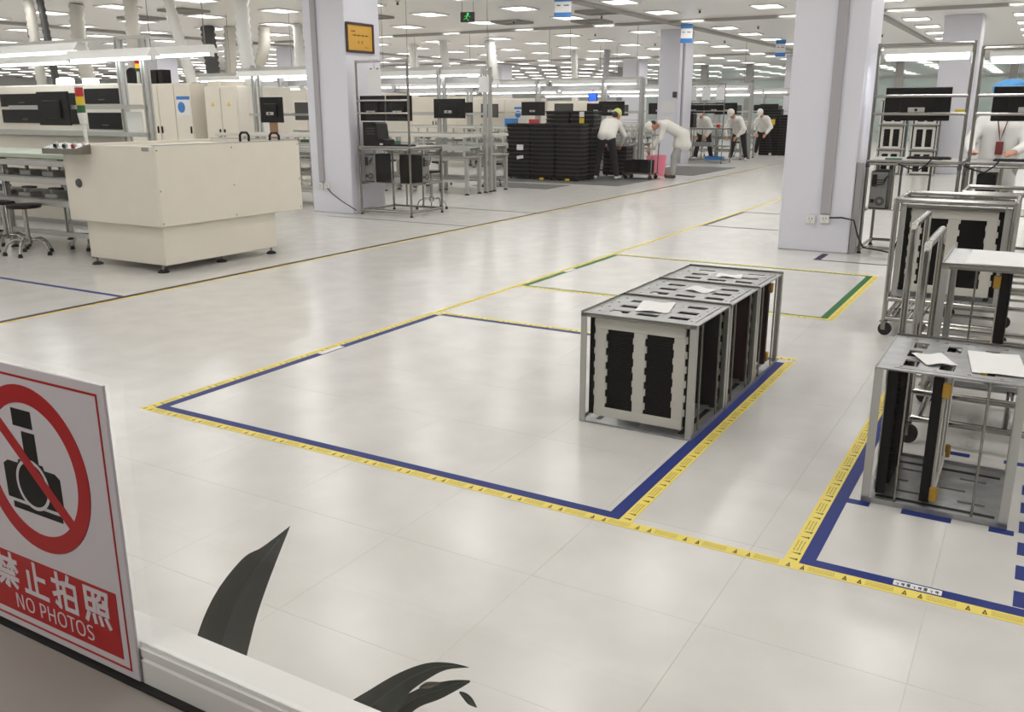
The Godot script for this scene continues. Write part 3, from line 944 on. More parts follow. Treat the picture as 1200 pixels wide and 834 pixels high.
func computer(label: String, at: Vector3, turn := 0.0, group := "") -> void:
	# rear of the tower faces local +z
	var t := thing("computer_tower", label, "computer", at, turn, group)
	part(t, "case", MB.new().box(Vector3(0, 0.20, 0), Vector3(0.18, 0.40, 0.42), 0.006), M.black)
	part(t, "rear_plate", MB.new().box(Vector3(0, 0.20, 0.211), Vector3(0.17, 0.385, 0.004)), M.pc_back)
	part(t, "fan_grille", MB.new().ring(Vector2(0.02, 0.08), 0.02, 0.05, 0.2135, 0.216, 20), M.grey_dark)
	part(t, "port_block", MB.new().box(Vector3(-0.05, 0.30, 0.214), Vector3(0.05, 0.13, 0.004)).box(Vector3(-0.055, 0.08, 0.214), Vector3(0.04, 0.04, 0.004)), M.black)
	var cb := MB.new()
	for k in 3:
		cb.tube([Vector3(-0.05, 0.25 + 0.04 * k, 0.215), Vector3(-0.03, 0.25 + 0.03 * k, 0.25), Vector3(0.05, 0.27 + 0.02 * k, 0.255), Vector3(0.085, 0.36, 0.24)], 0.006, 5)
	part(t, "cables", cb, M.rubber)


func hung_paper(label: String, at: Vector3, w := 0.21, h := 0.30, group := "") -> void:
	var t := thing("hanging_sheet", label, "paper", at, 0.0, group)
	part(t, "sheet", MB.new().box(Vector3(0, -h / 2, 0), Vector3(w, h, 0.003)), M.paper)
	part(t, "clip", MB.new().box(Vector3(-w * 0.25, -0.005, 0), Vector3(0.025, 0.018, 0.01)).box(Vector3(w * 0.25, -0.005, 0), Vector3(0.025, 0.018, 0.01)), M.black)
	part(t, "hook", MB.new().tube([Vector3(0, 0, 0), Vector3(0, 0.05, 0), Vector3(0.012, 0.07, 0), Vector3(0, 0.085, 0)], 0.003, 5), M.steel)


func station(label: String, x0: float, x1: float, zf: float, depth := 0.8, tall := 2.22, bench := 1.0) -> void:
	# pipe-frame computer station: tall side towards the aisle (+z), bench behind
	var W := x1 - x0
	var t := thing("pipe_station", label, "workstation", Vector3(x0, 0, zf))
	var r := 0.017
	for x in [0.0, W]:
		part(t, "tall_post", MB.new().cyl(Vector3(x, 0.03, 0), Vector3(x, tall, 0), r), M.steel)
		part(t, "short_post", MB.new().cyl(Vector3(x, 0.03, -depth), Vector3(x, bench, -depth), r), M.steel)
		for y in [0.07, 0.47, bench - 0.02]:
			part(t, "side_rail", MB.new().cyl(Vector3(x, y, 0), Vector3(x, y, -depth), r), M.steel)
		for z in [0.0, -depth]:
			part(t, "foot", MB.new().lathe([[0.0, 0.0], [0.025, 0.0], [0.025, 0.008], [0.008, 0.03], [0.0, 0.03]], Vector3(x, 0.001, z), 10), M.rubber)
			part(t, "joint_cap", MB.new().cyl(Vector3(x, bench - 0.06, z), Vector3(x, bench - 0.01, z), r + 0.006, -1, 10), M.grey_dark)
	for y in [0.07, bench - 0.02, 1.5, 1.68, tall - 0.02]:
		part(t, "front_rail", MB.new().cyl(Vector3(0, y, 0), Vector3(W, y, 0), r), M.chrome)
	for y in [0.07, bench - 0.02]:
		part(t, "back_rail", MB.new().cyl(Vector3(0, y, -depth), Vector3(W, y, -depth), r), M.steel)
	part(t, "bench_board", MB.new().span(Vector3(-0.02, bench, -depth - 0.02), Vector3(W + 0.02, bench + 0.022, 0.02), 0.004), M.alu_dull)
	part(t, "shelf", MB.new().span(Vector3(0, 0.487, -depth), Vector3(W, 0.497, 0)), M.steel)
	for x in [W * 0.28, W * 0.62]:
		part(t, "middle_post", MB.new().cyl(Vector3(x, 0.07, -depth), Vector3(x, bench, -depth), 0.014), M.steel)
	part(t, "middle_post", MB.new().cyl(Vector3(W * 0.30, 0.497, 0), Vector3(W * 0.30, bench, 0), 0.014), M.steel)


func keyboard(label: String, at: Vector3, turn := 0.0, group := "") -> void:
	var t := thing("keyboard", label, "keyboard", at, turn, group)
	part(t, "base", MB.new().box(Vector3(0, 0.010, 0), Vector3(0.44, 0.018, 0.14), 0.004), M.black)
	var kk := MB.new()
	for i in 14:
		for j in 4:
			kk.box(Vector3(-0.195 + i * 0.03, 0.022, -0.045 + j * 0.03), Vector3(0.024, 0.008, 0.024))
	part(t, "keys", kk, M.black_matt)


func batten(label: String, at: Vector3, length: float, energy: float, group := "", rad := 0.014, wire := false) -> void:
	# suspended strip light along x
	var t := thing("strip_light", label, "strip light", at, 0.0, group)
	part(t, "housing", MB.new().sheet(PackedVector2Array([Vector2(-0.09, 0.0), Vector2(0.09, 0.0), Vector2(0.045, 0.06), Vector2(0.03, 0.09), Vector2(-0.03, 0.09), Vector2(-0.045, 0.06)]), -length / 2, length / 2), M.white).rotation.y = PI / 2
	part(t, "tube", MB.new().cyl(Vector3(-length / 2 + 0.03, -0.022, 0), Vector3(length / 2 - 0.03, -0.022, 0), rad, -1, 12), M.tube_light)
	if wire:
		for s in [-0.4, 0.4]:
			part(t, "suspension_wire", MB.new().cyl(Vector3(s * length, 0.09, 0), Vector3(s * length, CEIL - at.y, 0), 0.006, -1, 5), M.steel)
	for s in [-1, 1]:
		part(t, "end_cap", MB.new().box(Vector3(s * (length / 2 - 0.015), -0.02, 0), Vector3(0.03, 0.05, 0.05), 0.004), M.white)
	if energy > 0:
		var a := AreaLight3D.new()
		a.name = "tube_glow"
		a.area_size = Vector2(length - 0.1, 0.05)
		a.area_normalize_energy = true
		a.light_energy = energy
		a.light_color = Color(0.97, 0.985, 1.0)
		a.shadow_enabled = true
		a.area_range = 40.0
		a.position = Vector3(0, -0.03 - rad, 0)
		a.rotation.x = -PI / 2
		t.add_child(a)


func build_stations() -> void:
	# left station beside the pillar
	station("chrome pipe computer station beside the left pillar", -8.98, -8.04, -10.78, 0.8, 2.25)
	monitor("left one of two black monitors on the station by the left pillar", Vector3(-8.75, 1.57, -10.85), 0, 0.46, 0.36)
	monitor("right one of two black monitors on the station by the left pillar", Vector3(-8.26, 1.57, -10.85), 0, 0.46, 0.36)
	hung_paper("white sheet hanging from the top rail beside the left pillar", Vector3(-8.62, 2.13, -10.76), 0.24, 0.36)
	computer("computer tower at the left of the shelf by the left pillar", Vector3(-8.85, 0.498, -11.05))
	computer("black computer tower at the right of the shelf by the left pillar", Vector3(-8.2, 0.498, -11.1), PI / 2)
	keyboard("black keyboard on the bench by the left pillar", Vector3(-8.35, 1.0225, -11.0))
	var p := thing("label_printer", "black label printer on the bench by the left pillar", "printer", Vector3(-8.8, 1.0225, -11.0))
	part(p, "body", MB.new().sheet(PackedVector2Array([Vector2(-0.17, 0), Vector2(0.22, 0), Vector2(0.22, 0.09), Vector2(0.12, 0.11), Vector2(0.09, 0.32), Vector2(0.05, 0.35), Vector2(-0.17, 0.35)]), -0.13, 0.13), M.black)
	part(p, "vents", MB.new().box(Vector3(-0.03, 0.26, 0.131), Vector3(0.16, 0.012, 0.003)).box(Vector3(-0.03, 0.22, 0.131), Vector3(0.16, 0.012, 0.003)).box(Vector3(-0.03, 0.18, 0.131), Vector3(0.16, 0.012, 0.003)), M.grey_dark)
	part(p, "label_sticker", MB.new().box(Vector3(0.17, 0.03, 0.131), Vector3(0.06, 0.025, 0.003)), M.paper)
	stool("chrome footed stool behind the station by the left pillar", Vector3(-8.5, 0.001, -11.95), 0.62)
	# right stations
	station("chrome pipe test station next to the right pillar", -1.66, -0.76, -10.5, 0.75, 2.21)
	station("chrome pipe test station at the right edge, in front of a worker", -0.68, 0.34, -10.5, 0.75, 2.15)
	monitor("black monitor on the test station next to the right pillar", Vector3(-1.24, 1.60, -10.56), 0, 0.64, 0.34)
	monitor("black monitor at the right edge, hiding a worker's face", Vector3(-0.22, 1.60, -10.56), 0, 0.64, 0.34)
	batten("bright strip light over the station next to the right pillar", Vector3(-1.2, 2.10, -10.56), 0.84, 0.25, "", 0.042)
	batten("bright strip light over the station at the right edge", Vector3(-0.2, 2.05, -10.56), 0.84, 0.25, "", 0.042)
	computer("computer tower under the bench next to the right pillar", Vector3(-1.53, 0.498, -10.75))
	computer("computer tower under the bench at the right edge", Vector3(-0.5, 0.498, -10.75), PI)
	keyboard("black keyboard on the bench next to the right pillar", Vector3(-1.1, 1.0225, -10.9))
	keyboard("black keyboard on the bench at the right edge", Vector3(-0.25, 1.0225, -10.8))
	one("circuit_board", "small green circuit board on the bench by the right pillar", "circuit board", MB.new().box(Vector3(0, 0.008, 0), Vector3(0.16, 0.016, 0.12), 0.002), M.pcb, Vector3(-1.42, 1.0225, -10.62))
	one("angle_post", "grey upright angle guard beside the right pillar", "guard", MB.new().span(Vector3(0, 0, 0), Vector3(0.07, 0.99, 0.02), 0.004).span(Vector3(0, 0, -0.07), Vector3(0.02, 0.99, -0.001), 0.004), M.grey_panel, Vector3(-1.755, 0.001, -10.42))
	var cb := [["black cable looping from the bench next to the right pillar", Vector3(-1.35, 0.985, -10.46)], ["black cable drooping below the bench at the right edge", Vector3(-0.72, 0.985, -10.44)]]
	for e in cb:
		var o: Vector3 = e[1]
		one("cable", e[0], "cable", MB.new().tube([o, o + Vector3(0.1, -0.04, 0), o + Vector3(0.2, -0.06, 0.01), o + Vector3(0.28, 0.0, 0.02), o + Vector3(0.32, 0.06, 0.0), o + Vector3(0.42, 0.055, -0.02)], 0.008, 6), M.rubber)
	one("yellow_sticker", "yellow note stuck on the pillar beside the right monitor", "note", MB.new().box(Vector3.ZERO, Vector3(0.22, 0.13, 0.004)), M.yellow, Vector3(-1.95, 1.47, -24.797))
	# far station with hanging papers
	station("far pipe station with three sheets hanging on it", -9.5, -8.25, -26.3, 0.85, 2.28)
	for k in 3:
		hung_paper(["left", "middle", "right"][k] + " sheet hanging on the far pipe station", Vector3(-9.22 + 0.42 * k, 2.17, -26.28), 0.26, 0.36)
	for k in 2:
		monitor(["left", "right"][k] + " black monitor on the far pipe station", Vector3(-9.18 + 0.62 * k, 1.58, -26.37), 0, 0.58, 0.28)
	one("device_box", "black device on the bench of the far pipe station", "device", MB.new().box(Vector3(0, 0.20, 0), Vector3(0.26, 0.40, 0.3), 0.01), M.black, Vector3(-9.34, 1.0225, -26.6))
	one("device_box", "small red box on the far pipe station", "device", MB.new().box(Vector3(0, 0.05, 0), Vector3(0.10, 0.10, 0.1), 0.01), M.red, Vector3(-8.45, 1.0225, -26.5))
	for k in 2:
		one("parts_tray", ["grey plastic tray on the shelf of the far pipe station", "pale blue plastic tray on the floor of the far pipe station"][k], "tray", MB.new().plate(0.5, 0.3, 0.0, 0.01, []).span(Vector3(-0.25, 0.01, -0.15), Vector3(-0.24, 0.1, 0.15)).span(Vector3(0.24, 0.01, -0.15), Vector3(0.25, 0.1, 0.15)).span(Vector3(-0.24, 0.01, -0.15), Vector3(0.24, 0.1, -0.14)).span(Vector3(-0.24, 0.01, 0.14), Vector3(0.24, 0.1, 0.15)), [M.grey_panel, M.blue][k], Vector3(-8.9 + 0.35 * k, [0.498, 0.09][k], -26.6))


func stool(label: String, at: Vector3, hh := 0.6, group := "") -> void:
	var t := thing("work_stool", label, "stool", at, 0.3, group)
	part(t, "seat", MB.new().lathe([[0.0, hh - 0.045], [0.165, hh - 0.045], [0.18, hh - 0.03], [0.175, hh - 0.006], [0.0, hh]], Vector3.ZERO, 20), M.black)
	part(t, "column", MB.new().cyl(Vector3(0, 0.14, 0), Vector3(0, hh - 0.045, 0), 0.025), M.chrome)
	part(t, "hub", MB.new().cyl(Vector3(0, 0.12, 0), Vector3(0, 0.20, 0), 0.04, 0.035), M.chrome)
	for k in 5:
		var d := Vector3(cos(TAU * k / 5), 0, sin(TAU * k / 5))
		var l := part(t, "leg", MB.new().tube([d * 0.03 + Vector3.UP * 0.16, d * 0.14 + Vector3.UP * 0.17, d * 0.21 + Vector3.UP * 0.13, d * 0.25 + Vector3.UP * 0.04], 0.014, 8), M.chrome)
		part(l, "glide", MB.new().lathe([[0.0, 0.0], [0.025, 0.0], [0.022, 0.03], [0.012, 0.045], [0.0, 0.045]], d * 0.25, 8), M.rubber)


func profile_post(parent: Node, at: Vector3, h: float, w := 0.06, called := "post") -> void:
	# slotted aluminium profile upright
	var key := "post%.3f_%.3f" % [h, w]
	if not mesh_cache.has(key):
		var s := MB.new()
		var q := w * 0.5
		s.box(Vector3(0, h / 2, 0), Vector3(w * 0.72, h, w * 0.72))
		for sx in [-1, 1]:
			for sz in [-1, 1]:
				s.box(Vector3(sx * (q - w * 0.15), h / 2, sz * (q - w * 0.15)), Vector3(w * 0.3, h, w * 0.3))
		mesh_cache[key] = s.commit()
	var o := part(parent, called, mesh_cache[key], M.alu, at)
	part(o, "foot", foot_mesh(), M.rubber)


func foot_mesh() -> ArrayMesh:
	if not mesh_cache.has("foot"):
		mesh_cache["foot"] = MB.new().lathe([[0.0, -0.03], [0.045, -0.03], [0.045, -0.018], [0.012, 0.0], [0.0, 0.0]], Vector3.ZERO, 10).commit()
	return mesh_cache["foot"]


func gantry(label: String, xe: float, zc: float, xs: Array, length: float, h: float) -> void:
	var t := thing("light_gantry", label, "frame", Vector3(xe, 0.03, zc))
	for x in xs:
		for z in [-0.09, 0.09]:
			profile_post(t, Vector3(x, 0.001, z), h - 0.03)
	part(t, "top_beam", MB.new().span(Vector3(-length, h - 0.06, -0.03), Vector3(0.02, h - 0.0, 0.03)), M.alu)
	for y in [1.42, 1.06]:
		part(t, "cross_beam", MB.new().span(Vector3(-length, y, 0.121), Vector3(0.02, y + 0.04, 0.165)), M.alu)
	part(t, "cable_tray", MB.new().span(Vector3(-length, h - 0.30, -0.20), Vector3(0.0, h - 0.27, -0.13)).span(Vector3(-length, h - 0.27, -0.20), Vector3(0.0, h - 0.20, -0.19)), M.alu_dull)


func bench(label: String, x0: float, x1: float, zc: float, d := 1.5, h := 0.68) -> void:
	var L := x1 - x0
	var t := thing("assembly_bench", label, "bench", Vector3(x0, 0.03, zc))
	part(t, "table_top", MB.new().span(Vector3(0, h - 0.03, -d / 2), Vector3(L, h, d / 2), 0.004), M.alu_dull)
	for x in [0.05, L - 0.05]:
		for z in [-d / 2 + 0.05, d / 2 - 0.05]:
			profile_post(t, Vector3(x, 0.001, z), h - 0.032, 0.06, "leg")
	for z in [-d / 2 + 0.05, d / 2 - 0.05]:
		part(t, "apron", MB.new().span(Vector3(0.08, h - 0.09, z - 0.02), Vector3(L - 0.08, h - 0.031, z + 0.02)), M.alu)
		part(t, "stretcher", MB.new().span(Vector3(0.08, 0.2, z - 0.02), Vector3(L - 0.08, 0.24, z + 0.02)), M.alu)
	part(t, "lower_shelf", MB.new().span(Vector3(0.08, 0.241, -d / 2 + 0.1), Vector3(L - 0.08, 0.25, d / 2 - 0.1)), M.alu_dull)
	# conveyor carried above the table
	for z in [-d * 0.4, d * 0.4]:
		part(t, "conveyor_rail", MB.new().span(Vector3(0, h + 0.10, z - 0.035), Vector3(L, h + 0.19, z + 0.035), 0.004), M.alu)
		part(t, "upper_rail", MB.new().span(Vector3(0, h + 0.34, z - 0.03), Vector3(L, h + 0.39, z + 0.03), 0.004), M.white_paint)
		for x in [0.1, L * 0.5, L - 0.1]:
			part(t, "support", MB.new().span(Vector3(x - 0.02, h, z - 0.02), Vector3(x + 0.02, h + 0.34, z + 0.02)), M.alu)
	part(t, "belt", MB.new().span(Vector3(0.02, h + 0.15, -d * 0.4 + 0.04), Vector3(L - 0.02, h + 0.16, d * 0.4 - 0.04)), M.bench_top)


func fixture(label: String, at: Vector3, w: float, h: float, m: Material, group := "small fixtures along the benches") -> void:
	var t := thing("bench_fixture", label, "fixture", at, 0.0, group)
	part(t, "base", MB.new().box(Vector3(0, h * 0.2, 0), Vector3(w, h * 0.4, w * 0.7), 0.006), m)
	part(t, "upright", MB.new().box(Vector3(-w * 0.3, h * 0.65, 0), Vector3(w * 0.15, h * 0.5, w * 0.2), 0.004), M.alu)
	part(t, "head", MB.new().box(Vector3(0, h * 0.9, 0), Vector3(w * 0.8, h * 0.2, w * 0.4), 0.006), M.grey_dark)


func build_lines() -> void:
	# nearest line, left edge of the picture
	var t := thing("conveyor_bench", "long aluminium conveyor bench with pale green top, behind the stools", "bench", Vector3(-8.75, 0.03, -6.45))
	part(t, "top_board", MB.new().span(Vector3(-5, 1.01, -0.45), Vector3(0, 1.06, 0.45), 0.006), M.bench_top)
	for y in [0.93, 0.74, 0.50]:
		for z in [-0.42, 0.42]:
			part(t, "beam", MB.new().span(Vector3(-5, y, z - 0.03), Vector3(0, y + 0.06, z + 0.03), 0.004), M.alu)
	part(t, "middle_deck", MB.new().span(Vector3(-5, 0.80, -0.39), Vector3(-0.01, 0.815, 0.45)), M.alu_dull)
	part(t, "lower_deck", MB.new().span(Vector3(-5, 0.56, -0.39), Vector3(-0.01, 0.575, 0.45)), M.alu_dull)
	for x in [-0.1, -1.6, -3.1, -4.6]:
		for z in [-0.36, 0.36]:
			profile_post(t, Vector3(x, 0.001, z), 1.0, 0.06, "leg")
	for z in [-0.36, 0.36]:
		part(t, "foot_rail", MB.new().span(Vector3(-5, 0.16, z - 0.02), Vector3(0, 0.21, z + 0.02)), M.alu)
	for k in 5:
		fixture("small fixture on the middle deck of the left conveyor bench", Vector3(-9.1 - 0.42 * k, 0.846, -6.15), 0.2, 0.13, M.alu_dull if k % 2 else M.grey_panel, "fixtures on the left conveyor bench")
	for k in 4:
		fixture("small fixture on the lower deck of the left conveyor bench", Vector3(-9.0 - 0.5 * k, 0.606, -6.15), 0.22, 0.11, M.grey_panel if k % 2 else M.alu_dull, "fixtures on the lower deck at the left")
	stool("black stool with chrome feet at the left, nearer the loader", Vector3(-9.62, 0.001, -5.82), 0.56)
	stool("black stool with chrome feet, second from the loader", Vector3(-10.25, 0.001, -5.95), 0.56)
	stool("black stool with chrome feet, tucked under the conveyor bench", Vector3(-9.42, 0.001, -6.5), 0.48)
	var g := thing("light_gantry", "twin aluminium posts with light canopy behind the cream loader", "frame", Vector3(-9.0, 0.03, -7.1))
	profile_post(g, Vector3(-0.42, 0.001, 0), 2.33, 0.075)
	profile_post(g, Vector3(0.0, 0.001, 0), 2.29, 0.075)
	profile_post(g, Vector3(-3.4, 0.001, 0), 2.29, 0.075)
	part(g, "top_beam", MB.new().span(Vector3(-4.5, 2.30, -0.03), Vector3(0.1, 2.335, 0.03)), M.alu)
	part(g, "shelf_rail", MB.new().span(Vector3(-2.6, 1.53, 0.05), Vector3(0.0, 1.58, 0.09)), M.alu)
	part(g, "shelf_rail", MB.new().span(Vector3(-2.6, 1.22, 0.05), Vector3(0.0, 1.27, 0.09)), M.alu)
	part(g, "instruction_board", MB.new().span(Vector3(-0.35, 1.22, 0.04), Vector3(-0.08, 1.5, 0.046)), M.paper)
	monitor("large black monitor on the rail over the left conveyor bench", Vector3(-10.6, 1.57, -6.975), 0, 0.62, 0.40, "", false)
	batten("strip light over the left line, at the picture's edge", Vector3(-11.0, 2.24, -7.1), 1.75, 0.2)
	batten("strip light over the left line, nearer the twin posts", Vector3(-9.45, 2.13, -7.0), 1.5, 0.2)
	batten("strip light of the row behind the left line", Vector3(-11.6, 2.16, -7.6), 2.6, 0.2)
	batten("strip light ending behind the twin posts", Vector3(-9.2, 2.20, -7.75), 1.2, 0.2, "", 0.014, true)
	# cream machine with dark windows behind the left bench
	var m := thing("inspection_machine", "long cream machine with dark windows behind the left bench", "machine", Vector3(-13.2, 0, -8.6))
	part(m, "body", MB.new().span(Vector3(0, 0.06, 0.45), Vector3(2.98, 1.88, 0.9), 0.012), M.cream)
	for e in [[0.3, 1.35, 1.60, 1.77], [0.3, 1.42, 1.38, 1.56], [1.51, 2.15, 1.37, 1.77], [2.2, 2.92, 1.63, 1.82], [2.22, 2.95, 1.31, 1.52]]:
		var w := part(m, "window_panel", MB.new().span(Vector3(e[0], e[2], 0.9), Vector3(e[1], e[3], 0.915), 0.004), M.black)
		part(w, "handle", MB.new().box(Vector3((e[0] + e[1]) / 2, e[2] + 0.05, 0.925), Vector3(0.12, 0.02, 0.02), 0.004), M.grey_dark)
	part(m, "apron_rail", MB.new().span(Vector3(0, 1.22, 0.9), Vector3(2.98, 1.29, 0.96), 0.004), M.alu)
	part(m, "plinth", MB.new().span(Vector3(0.05, 0, 0.5), Vector3(2.93, 0.06, 0.85)), M.grey_dark)
	one("task_light", "lit task lamp at the left edge behind the machine", "lamp", MB.new().box(Vector3.ZERO, Vector3(0.35, 0.09, 0.05), 0.01), M.tube_light, Vector3(-11.75, 1.926, -7.95))
	one("task_light", "second lit task lamp at the left, beside a paper", "lamp", MB.new().box(Vector3.ZERO, Vector3(0.3, 0.08, 0.05), 0.01), M.tube_light, Vector3(-11.2, 1.921, -7.95))

	# lines along the aisle, each ending near x = -9.2
	var rows := [[-14.9, -9.25, "first", "behind the left pillar"], [-22.0, -9.05, "second", "behind the crate stacks"], [-29.4, -8.35, "third", "behind the far pipe station"], [-36.7, -8.9, "fourth", "far down the aisle"], [-44.0, -8.9, "fifth", "farthest away"]]
	for i in rows.size():
		var r: Array = rows[i]
		var z: float = r[0]
		var xe: float = r[1]
		gantry("aluminium light gantry of the %s line, %s" % [r[2], r[3]], xe, z, [0.0, -1.05, -3.0, -5.2], 8.0, 2.32)
		for k in 3:
			batten("strip light of the %s line, %s from the aisle" % [r[2], ["first", "second", "third"][k]], Vector3(xe - 1.35 - 2.6 * k, 2.198, z), 2.45, 0.3 if i < 3 else 0.0)
			if i < 3:
				batten("rear strip light of the %s line, %s from the aisle" % [r[2], ["first", "second", "third"][k]], Vector3(xe - 1.5 - 2.6 * k, 2.02, z - 0.85), 2.45, 0.0, "", 0.014, true)
		for k in 3 if i < 3 else 1:
			for sz in [1, -1]:
				bench("%s bench %s of the %s line, %s" % ["near" if sz > 0 else "rear", ["at the aisle end", "in the middle", "at the inner end"][k], r[2], r[3]], xe - 2.0 - 2.3 * k, xe + 0.02 - 2.3 * k, z + 0.49 * sz, 0.54)
		for k in 5 if i < 3 else 3:
			monitor("black monitor hung over the %s line, number %s from the aisle" % [r[2], ["one", "two", "three", "four", "five"][k]], Vector3(xe - 0.75 - 1.15 * k - (0.2 if k % 2 else 0.0), 1.57 - 0.05 * (k % 2), z + (0.235 if k % 2 else 0.182)), PI if k % 2 else 0.0, 0.72 if k % 2 == 0 else 0.55, 0.36, "monitors over the lines")
		if i < 3:
			for k in 7:
				fixture("small fixture on the benches of the %s line" % r[2], Vector3(xe - 0.35 - 0.75 * k, 0.871, z + 0.46 + 0.04 * (k % 3)), 0.24, 0.14 + 0.04 * (k % 3), [M.grey_panel, M.alu_dull, M.pcb][k % 3], "fixtures on the %s line" % r[2])
			for k in 3:
				stool("stool pushed under the benches of the %s line" % r[2], Vector3(xe - 0.6 - 1.3 * k, 0.001, z - 1.2 + 0.1 * k), 0.5, "stools at the %s line" % r[2])
	var ds := thing("status_display", "small lit blue screen hanging over the second line", "screen", Vector3(-10.5, 1.86, -22.17))
	part(ds, "casing", MB.new().box(Vector3.ZERO, Vector3(0.26, 0.2, 0.04), 0.006), M.black)
	part(ds, "screen", MB.new().box(Vector3(0, 0, 0.021), Vector3(0.23, 0.17, 0.003)), M.screen_blue)
	part(ds, "hanger", MB.new().cyl(Vector3(0, 0.1, 0), Vector3(0, 0.19, 0), 0.01, -1, 6), M.steel)
	hung_paper("white sheet clipped to the end post of the first line", Vector3(-9.25, 2.16, -14.77), 0.22, 0.30)
	for e in [[-12.6, -21.2, 0.26, 0.22, M.blue, "blue box on the second line"], [-11.9, -21.2, 0.16, 0.2, M.red, "red box on the second line"]]:
		one("storage_box", e[5], "box", MB.new().box(Vector3(0, e[3] / 2, 0), Vector3(e[2], e[3], 0.3), 0.01), e[4], Vector3(e[0], 1.10, e[1] - 0.31))


func cabinet(label: String, x0: float, x1: float, z0: float, d: float, h: float, doors: int, marks := "") -> Node3D:
	var t := thing("machine_cabinet", label, "cabinet", Vector3(x0, 0, z0))
	var W := x1 - x0
	part(t, "body", MB.new().span(Vector3(0, 0.08, -d), Vector3(W, h, -0.02), 0.01), M.cream)
	part(t, "plinth", MB.new().span(Vector3(0.03, 0, -d + 0.03), Vector3(W - 0.03, 0.08, -0.05)), M.grey_dark)
	for k in doors:
		var a := W * k / doors + 0.008
		var b := W * (k + 1) / doors - 0.008
		var dr := part(t, "door", MB.new().span(Vector3(a, 0.12, -0.019), Vector3(b, h - 0.03, 0.0), 0.005), M.cream)
		var hx := b - 0.05 if k % 2 == 0 else a + 0.05
		part(dr, "handle", MB.new().box(Vector3(hx, h * 0.58, 0.012), Vector3(0.03, 0.13, 0.024), 0.005), M.black)
		if marks == "hazard":
			part(dr, "warning_triangle", MB.new().sheet(PackedVector2Array([Vector2(-0.045, 0), Vector2(0.045, 0), Vector2(0, 0.08)]), 0.0, 0.003), M.yellow, Vector3((a + b) / 2, h * 0.82, 0))
	if marks == "notice":
		var n := part(t, "notice", MB.new().box(Vector3(W - 0.22, h - 0.42, 0.003), Vector3(0.36, 0.34, 0.004)), M.paper)
		part(n, "header", MB.new().box(Vector3(W - 0.22, h - 0.27, 0.006), Vector3(0.36, 0.06, 0.002)), M.blue)
		part(n, "round_mark", MB.new().cyl(Vector3(W - 0.28, h - 0.44, 0.0055), Vector3(W - 0.28, h - 0.44, 0.008), 0.10, -1, 20), M.blue)
	return t


func duct(label: String, path: Array, r: float, m: Material) -> void:
	# corrugated exhaust hose
	var c := Curve3D.new()
	for i in path.size():
		var tn := Vector3.ZERO
		if i > 0 and i < path.size() - 1:
			tn = (path[i + 1] - path[i - 1]) * 0.2
		c.add_point(path[i], -tn, tn)
	var L := c.get_baked_length()
	var n := int(L / 0.07)
	var pts := []
	var rr := []
	for i in n + 1:
		pts.append(c.sample_baked(L * i / n))
		rr.append(r * (1.10 if i % 2 else 0.88))
	one("exhaust_duct", label, "duct", MB.new().tube(pts, rr, 14), m)


